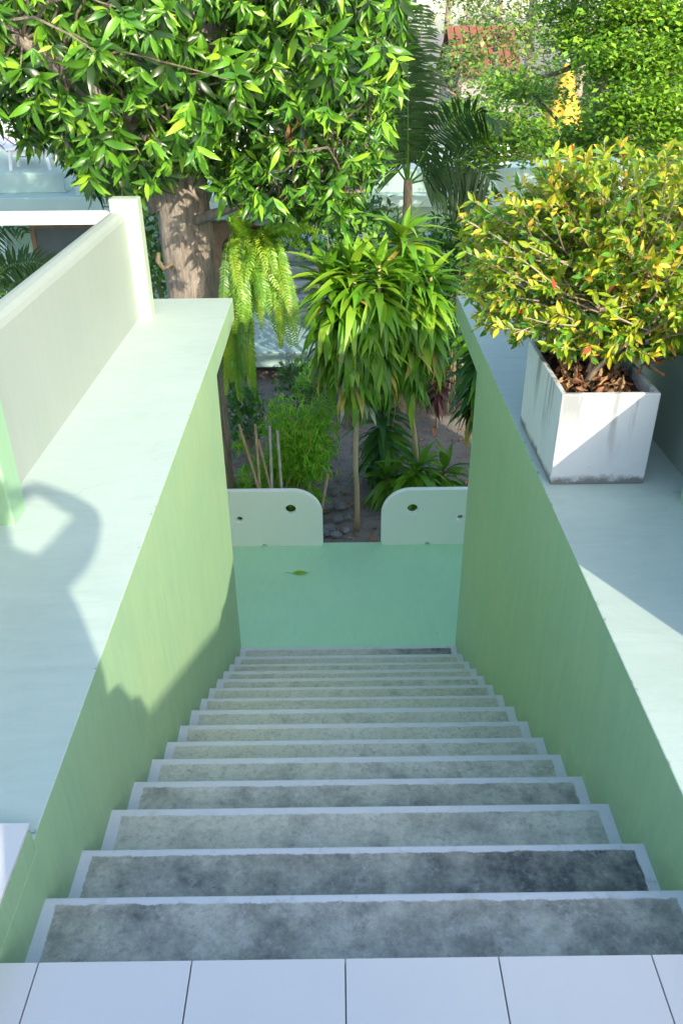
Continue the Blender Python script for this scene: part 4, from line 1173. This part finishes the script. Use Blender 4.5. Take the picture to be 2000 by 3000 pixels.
def parasol():
    t = on_y(1655, 185, 15.2); b = on_y(1640, 375, 15.2)
    root = tag(empty('closed_parasol', (b.x, 15.2, Z_GND)), 'closed yellow canvas parasol standing far behind the tiered tree', 'parasol')
    m = MB(); m.tube([(b.x, 15.2, Z_GND - .02), (b.x, 15.2, t.z + .1)], .035, 8); m.build('pole', 'white_plastic', root)
    n, rows = 32, 12; m = MB()
    for i in range(rows + 1):
        s = i / rows; z = t.z + (b.z - t.z) * s; r = .07 + .30 * s ** 1.1
        for k in range(n):
            th = 2 * math.pi * k / n; q = r * (1 + .10 * math.cos(8 * th))
            m.v.append((b.x + q * math.cos(th), 15.2 + q * math.sin(th), z))
    m.f = [(i * n + k, i * n + (k + 1) % n, (i + 1) * n + (k + 1) % n, (i + 1) * n + k) for i in range(rows) for k in range(n)]; m.m = [0] * len(m.f)
    m.build('canopy', 'yellow_canvas', root, smooth=True)
    m = MB(); m.box(b.x - .35, b.x + .35, 14.85, 15.55, Z_GND - .02, Z_GND + .1); m.build('base', 'stone', root, bevel=.02)
parasol()
def far_tree(label, u, v, y, r, seed, w=(40, 30, 30), leaf=.22, dens=2.2, group='trees far behind the garden'):
    c = on_y(u, v, y); rg = random.Random(seed)
    x = c.x
    tiers = []
    for k in range(7):
        q = rvec(rg); tiers.append((c + Vector((q.x * r * .6, q.y * r * .6, q.z * r * .5)), (r * .5, r * .5, r * .38)))
    clump_tree('broadleaf_tree', label, (x, y, Z_GND), [(x, y, Z_GND - .1), (x + .1, y, (c.z + Z_GND) / 2), (x, y, c.z - r * .3), (x, y, c.z + r * .4)], tiers, seed, ['far_a', 'far_b', 'far_c'], list(w), leaf, dens, .06 * r + .04, 0, group)
far_tree('rounded distant tree showing above the balcony roof', 60, 60, 24, 3.4, 101)
far_tree('broad distant tree behind the mango crown', 560, 40, 23, 3.2, 102)
far_tree('dark distant tree beside the palm crown', 1085, 10, 24, 2.3, 103, (25, 20, 55))
far_tree('pale distant tree against the sky above the red roof', 1372, 22, 44, 1.5, 104, (20, 65, 15), .2, 2.6)
far_tree('distant tree between the red roof and the parasol', 1560, 30, 34, 3.0, 105, (40, 40, 20))
far_tree('wide distant tree behind the yellow parasol', 1780, 120, 36, 4.2, 106)
far_tree('tall distant tree at the side of the tiered tree', 2040, 60, 30, 4.2, 107)
far_tree('small leafy tree hiding the hut wall', 1345, 240, 21, 1.0, 109, (30, 30, 40), .15, 8)
far_tree('low distant tree at the foot of the hut', 1450, 175, 23, 1.3, 108, (30, 55, 15), .16, 5)
for lab, u, seed in (('slim tall coconut palm trunk rising over the red roof', 1303, 111), ('tall coconut palm behind the end of the red roof', 1452, 112)):
    p = on_y(u, 66, 48)
    rg = random.Random(seed)
    palm('coconut_palm', lab, (p.x, 48, Z_GND - .1), (p.x + .3, 48, 9.0), [((math.cos(a), math.sin(a), .5 + .5 * rg.random()), 3.2, 1.6) for a in [i * .63 for i in range(10)]], seed, tr=.13, leaf=.8, n=30, mats=('far_a', 'far_c'))

# ------------------------------------------------------------------ behind the camera: the house whose roof line shades the floor, and the photographer
def back_house():
    root = tag(empty('rendered_house', (1.5, -4.4, 0)), 'white rendered house with flat roof behind the tiled floor', 'house')
    def part(name, mat, *b, bevel=0):
        m = MB()
        for q in b: m.box(*q)
        return m.build(name, mat, root, bevel=bevel)
    part('wall', 'house_white', (-6.0, 9.5, -4.30, -4.06, -.3, 2.65))
    part('roof', 'house_white', (-6.2, 9.7, -8.0, -4.0, 2.65, 2.845))
    for x in (-3.5, 3.4): 
        w_ = part('window', 'brown_wood', (x - .65, x + .65, -4.07, -4.02, .9, 2.1)); m = MB(); m.box(x - .57, x + .57, -4.03, -4.012, .98, 2.02); m.build('pane', 'dark_room', w_)
    d = part('door', 'brown_wood', (-.5, .5, -4.07, -4.02, 0.0, 2.05)); m = MB(); m.tube([(.38, -4.02, 1.0), (.38, -3.96, 1.0)], .02, 8); m.build('handle', 'steel', d)
back_house()

def person():
    verts, edges, rad = [], [], []
    def j(p, r, par=None):
        verts.append(p); rad.append(r if isinstance(r, tuple) else (r, r))
        if par is not None: edges.append((par, len(verts) - 1))
        return len(verts) - 1
    cx, cy = 0.215, -0.23
    pel = j((cx, cy, .98), (.185, .135))
    bel = j((cx, cy + .01, 1.12), (.205, .13), pel)
    che = j((cx, cy, 1.27), (.205, .13), bel)
    shl = j((cx, cy, 1.44), (.12, .09), che)
    nek = j((cx, cy + .02, 1.54), .058, shl)
    hd0 = j((cx, cy + .05, 1.62), (.075, .085), nek)
    hd1 = j((cx + .01, cy + .045, 1.71), (.082, .098), hd0)
    hd2 = j((cx + .01, cy + .04, 1.80), (.06, .07), hd1)
    ends = []
    for s, el, wr in ((1, (.50, .07, 1.535), (.36, .03, 1.675)), (-1, (-.30, -.06, 1.28), (-.20, -.05, 1.60))):
        sh = j((cx + s * .17, cy + .01, 1.465), .072, shl)
        ua = j(((cx + s * .17) * .5 + el[0] * .5, (cy + .01) * .5 + el[1] * .5, 1.42 * .5 + el[2] * .5), .070, sh)
        e = j(el, .054, ua)
        fa = j(tuple(a * .45 + b * .55 for a, b in zip(el, wr)), .043, e)
        w = j(wr, .030, fa)
        hx = .20 if s > 0 else -.15
        palm_ = j(((wr[0] + hx) / 2 + s * .01, wr[1] + .01, wr[2] + (-.02 if s > 0 else .045)), (.034, .024), w)
        dz = -.11 if s > 0 else 0
        k0 = j((hx + s * .045, wr[1] + .01, wr[2] + .075 + dz), (.034, .02), palm_)
        for q in range(4):
            ln = (.040, .048, .045, .034)[q]
            f1 = j((hx + s * .022, wr[1] - .025 + q * .020, wr[2] + .085 + dz + .004 * q), .009, k0)
            f2 = j((hx + s * (.022 - ln * .6), wr[1] - .025 + q * .020, wr[2] + .08 + dz), .0085, f1)
            j((hx + s * (.022 - ln), wr[1] - .025 + q * .020, wr[2] + .06 + dz), .0075, f2)
        t1 = j((hx + s * .03, wr[1] - .035, wr[2] + .04 + dz), .011, palm_)
        j((hx - s * .005, wr[1] - .035, wr[2] + .045 + dz), .009, t1)
    for s in (-1, 1):
        hp = j((cx + s * .115, cy, .90), (.115, .115), pel)
        th = j((cx + s * .20, cy + .01, .68), (.105, .11), hp)
        kn = j((cx + s * .22, cy + .02, .49), .062, th)
        cf = j((cx + s * .23, cy - .005, .33), .058, kn)
        an = j((cx + s * .235, cy - .01, .095), .038, cf)
        hl = j((cx + s * .235, cy - .02, .045), (.042, .042), an)
        j((cx + s * .255, cy + .16, .032), (.040, .030), hl)
    me = bpy.data.meshes.new('body'); me.from_pydata(verts, edges, [])
    tmp = bpy.data.objects.new('tmp', me); COL.objects.link(tmp)
    md = tmp.modifiers.new('skin', 'SKIN'); md.use_smooth_shade = True
    for v, r in zip(me.skin_vertices[0].data, rad): v.radius = r
    me.skin_vertices[0].data[0].use_root = True
    ss = tmp.modifiers.new('sub', 'SUBSURF'); ss.levels = 2; ss.render_levels = 2
    dg = bpy.context.evaluated_depsgraph_get(); dg.update()
    bm_ = bpy.data.meshes.new_from_object(tmp.evaluated_get(dg)); bpy.data.objects.remove(tmp)
    zmin = min(v.co.z for v in bm_.vertices)
    bm_.transform(Matrix.Translation((0, 0, -zmin)))
    bm_.materials.clear()
    for k in ('skin', 'shirt', 'shorts', 'black_plastic'): bm_.materials.append(MATS[k])
    for p in bm_.polygons:
        c = p.center
        arm = abs(c.x - cx) > .30 and c.z > 1.2
        p.material_index = 3 if c.z < .09 else 2 if .52 < c.z < 1.0 else 1 if 1.0 <= c.z < 1.50 and not arm else 0
        p.use_smooth = True
    root = tag(empty('person', (cx, cy, 0)), 'person in blue shirt and dark shorts standing on the tiles, taking the picture', 'person')
    link('body', bm_, root)
    m = MB(); n, rows = 20, 7
    for i in range(rows + 1):
        ph = math.pi * .56 * i / rows
        for k in range(n):
            th = 2 * math.pi * k / n
            fr = 1.0 if math.sin(th) < .4 else max(.55, 1 - .5 * (i / rows))
            m.v.append((cx + .01 + .092 * math.sin(ph) * math.cos(th), cy + .035 + .108 * math.sin(ph) * math.sin(th), 1.715 - zmin + .105 * math.cos(ph * fr)))
    m.f = [(i * n + k, (i + 1) * n + k, (i + 1) * n + (k + 1) % n, i * n + (k + 1) % n) for i in range(rows) for k in range(n)]; m.m = [0] * len(m.f)
    m.build('hair', 'hair', root, smooth=True)
    r2 = tag(empty('hand_camera', (-.03, -.075, 1.69)), 'black hand camera held in front of the face', 'camera')
    m = MB(); m.box(-.105, .055, -.105, -.035, 1.685, 1.785); m.build('camera_body', 'black_plastic', r2, bevel=.01)
    m = MB(); m.tube([(-.058, -.035, 1.7355), (-.058, -.018, 1.7355)], [.036, .034], 18); m.build('lens', 'black_plastic', r2)
person()

def bag():  # added at the hip to shape the figure's cast shadow
    root = tag(empty('added_hip_bag', (.47, -.2, .55)), 'black bag shape added at the hip to widen the shadow of the person', 'bag')
    m = MB(); lv = [(.60, .575, -.35, -.06), (.72, .565, -.35, -.06), (.86, .525, -.33, -.08), (.90, .475, -.32, -.09), (1.02, .43, -.30, -.11)]
    for z, x, ya, yb in lv: m.v += [(.30, ya, z), (x, ya, z), (x, yb, z), (.30, yb, z)]
    for k in range(4):
        for a in range(4):
            m.f.append((k * 4 + a, k * 4 + (a + 1) % 4, k * 4 + 4 + (a + 1) % 4, k * 4 + 4 + a))
    m.f += [(3, 2, 1, 0), (16, 17, 18, 19)]; m.m = [0] * len(m.f)
    m.build('pouch', 'black_plastic', root, bevel=.015)
    m = MB(); m.tube([(.40, -.2, 1.0), (.40, -.2, 1.15), (.385, -.21, 1.35), (.33, -.22, 1.50)], .012, 6); m.build('strap', 'black_plastic', root)
bag()

def ground_litter():
    rg = random.Random(97)
    r_ = tag(empty('leaf_litter', (0, 8, Z_GND)), 'dry brown leaves scattered over the garden soil', 'leaf litter', kind='stuff')
    lv = []
    for k in range(420):
        p = Vector((rg.uniform(-2.5, 2.5), 6.6 + rg.random() ** 1.3 * 4.2, Z_GND + .006))
        lv.append((frame(p, (rg.uniform(-1, 1), rg.uniform(-1, 1), rg.uniform(-.1, .15)), Vector((rg.uniform(-.3, .3), rg.uniform(-.3, .3), 1)), rg.uniform(.6, 1.3)), rg.randint(0, 1), rg.randint(0, 1)))
    foliage(r_, lv, [strip_leaf(.13, .04, 4, -.15, .4, .2, .8), strip_leaf(.10, .035, 4, .1, .5, .2, .8)], ['dead_leaf', 'dead_leaf_pale'], 0)
ground_litter()
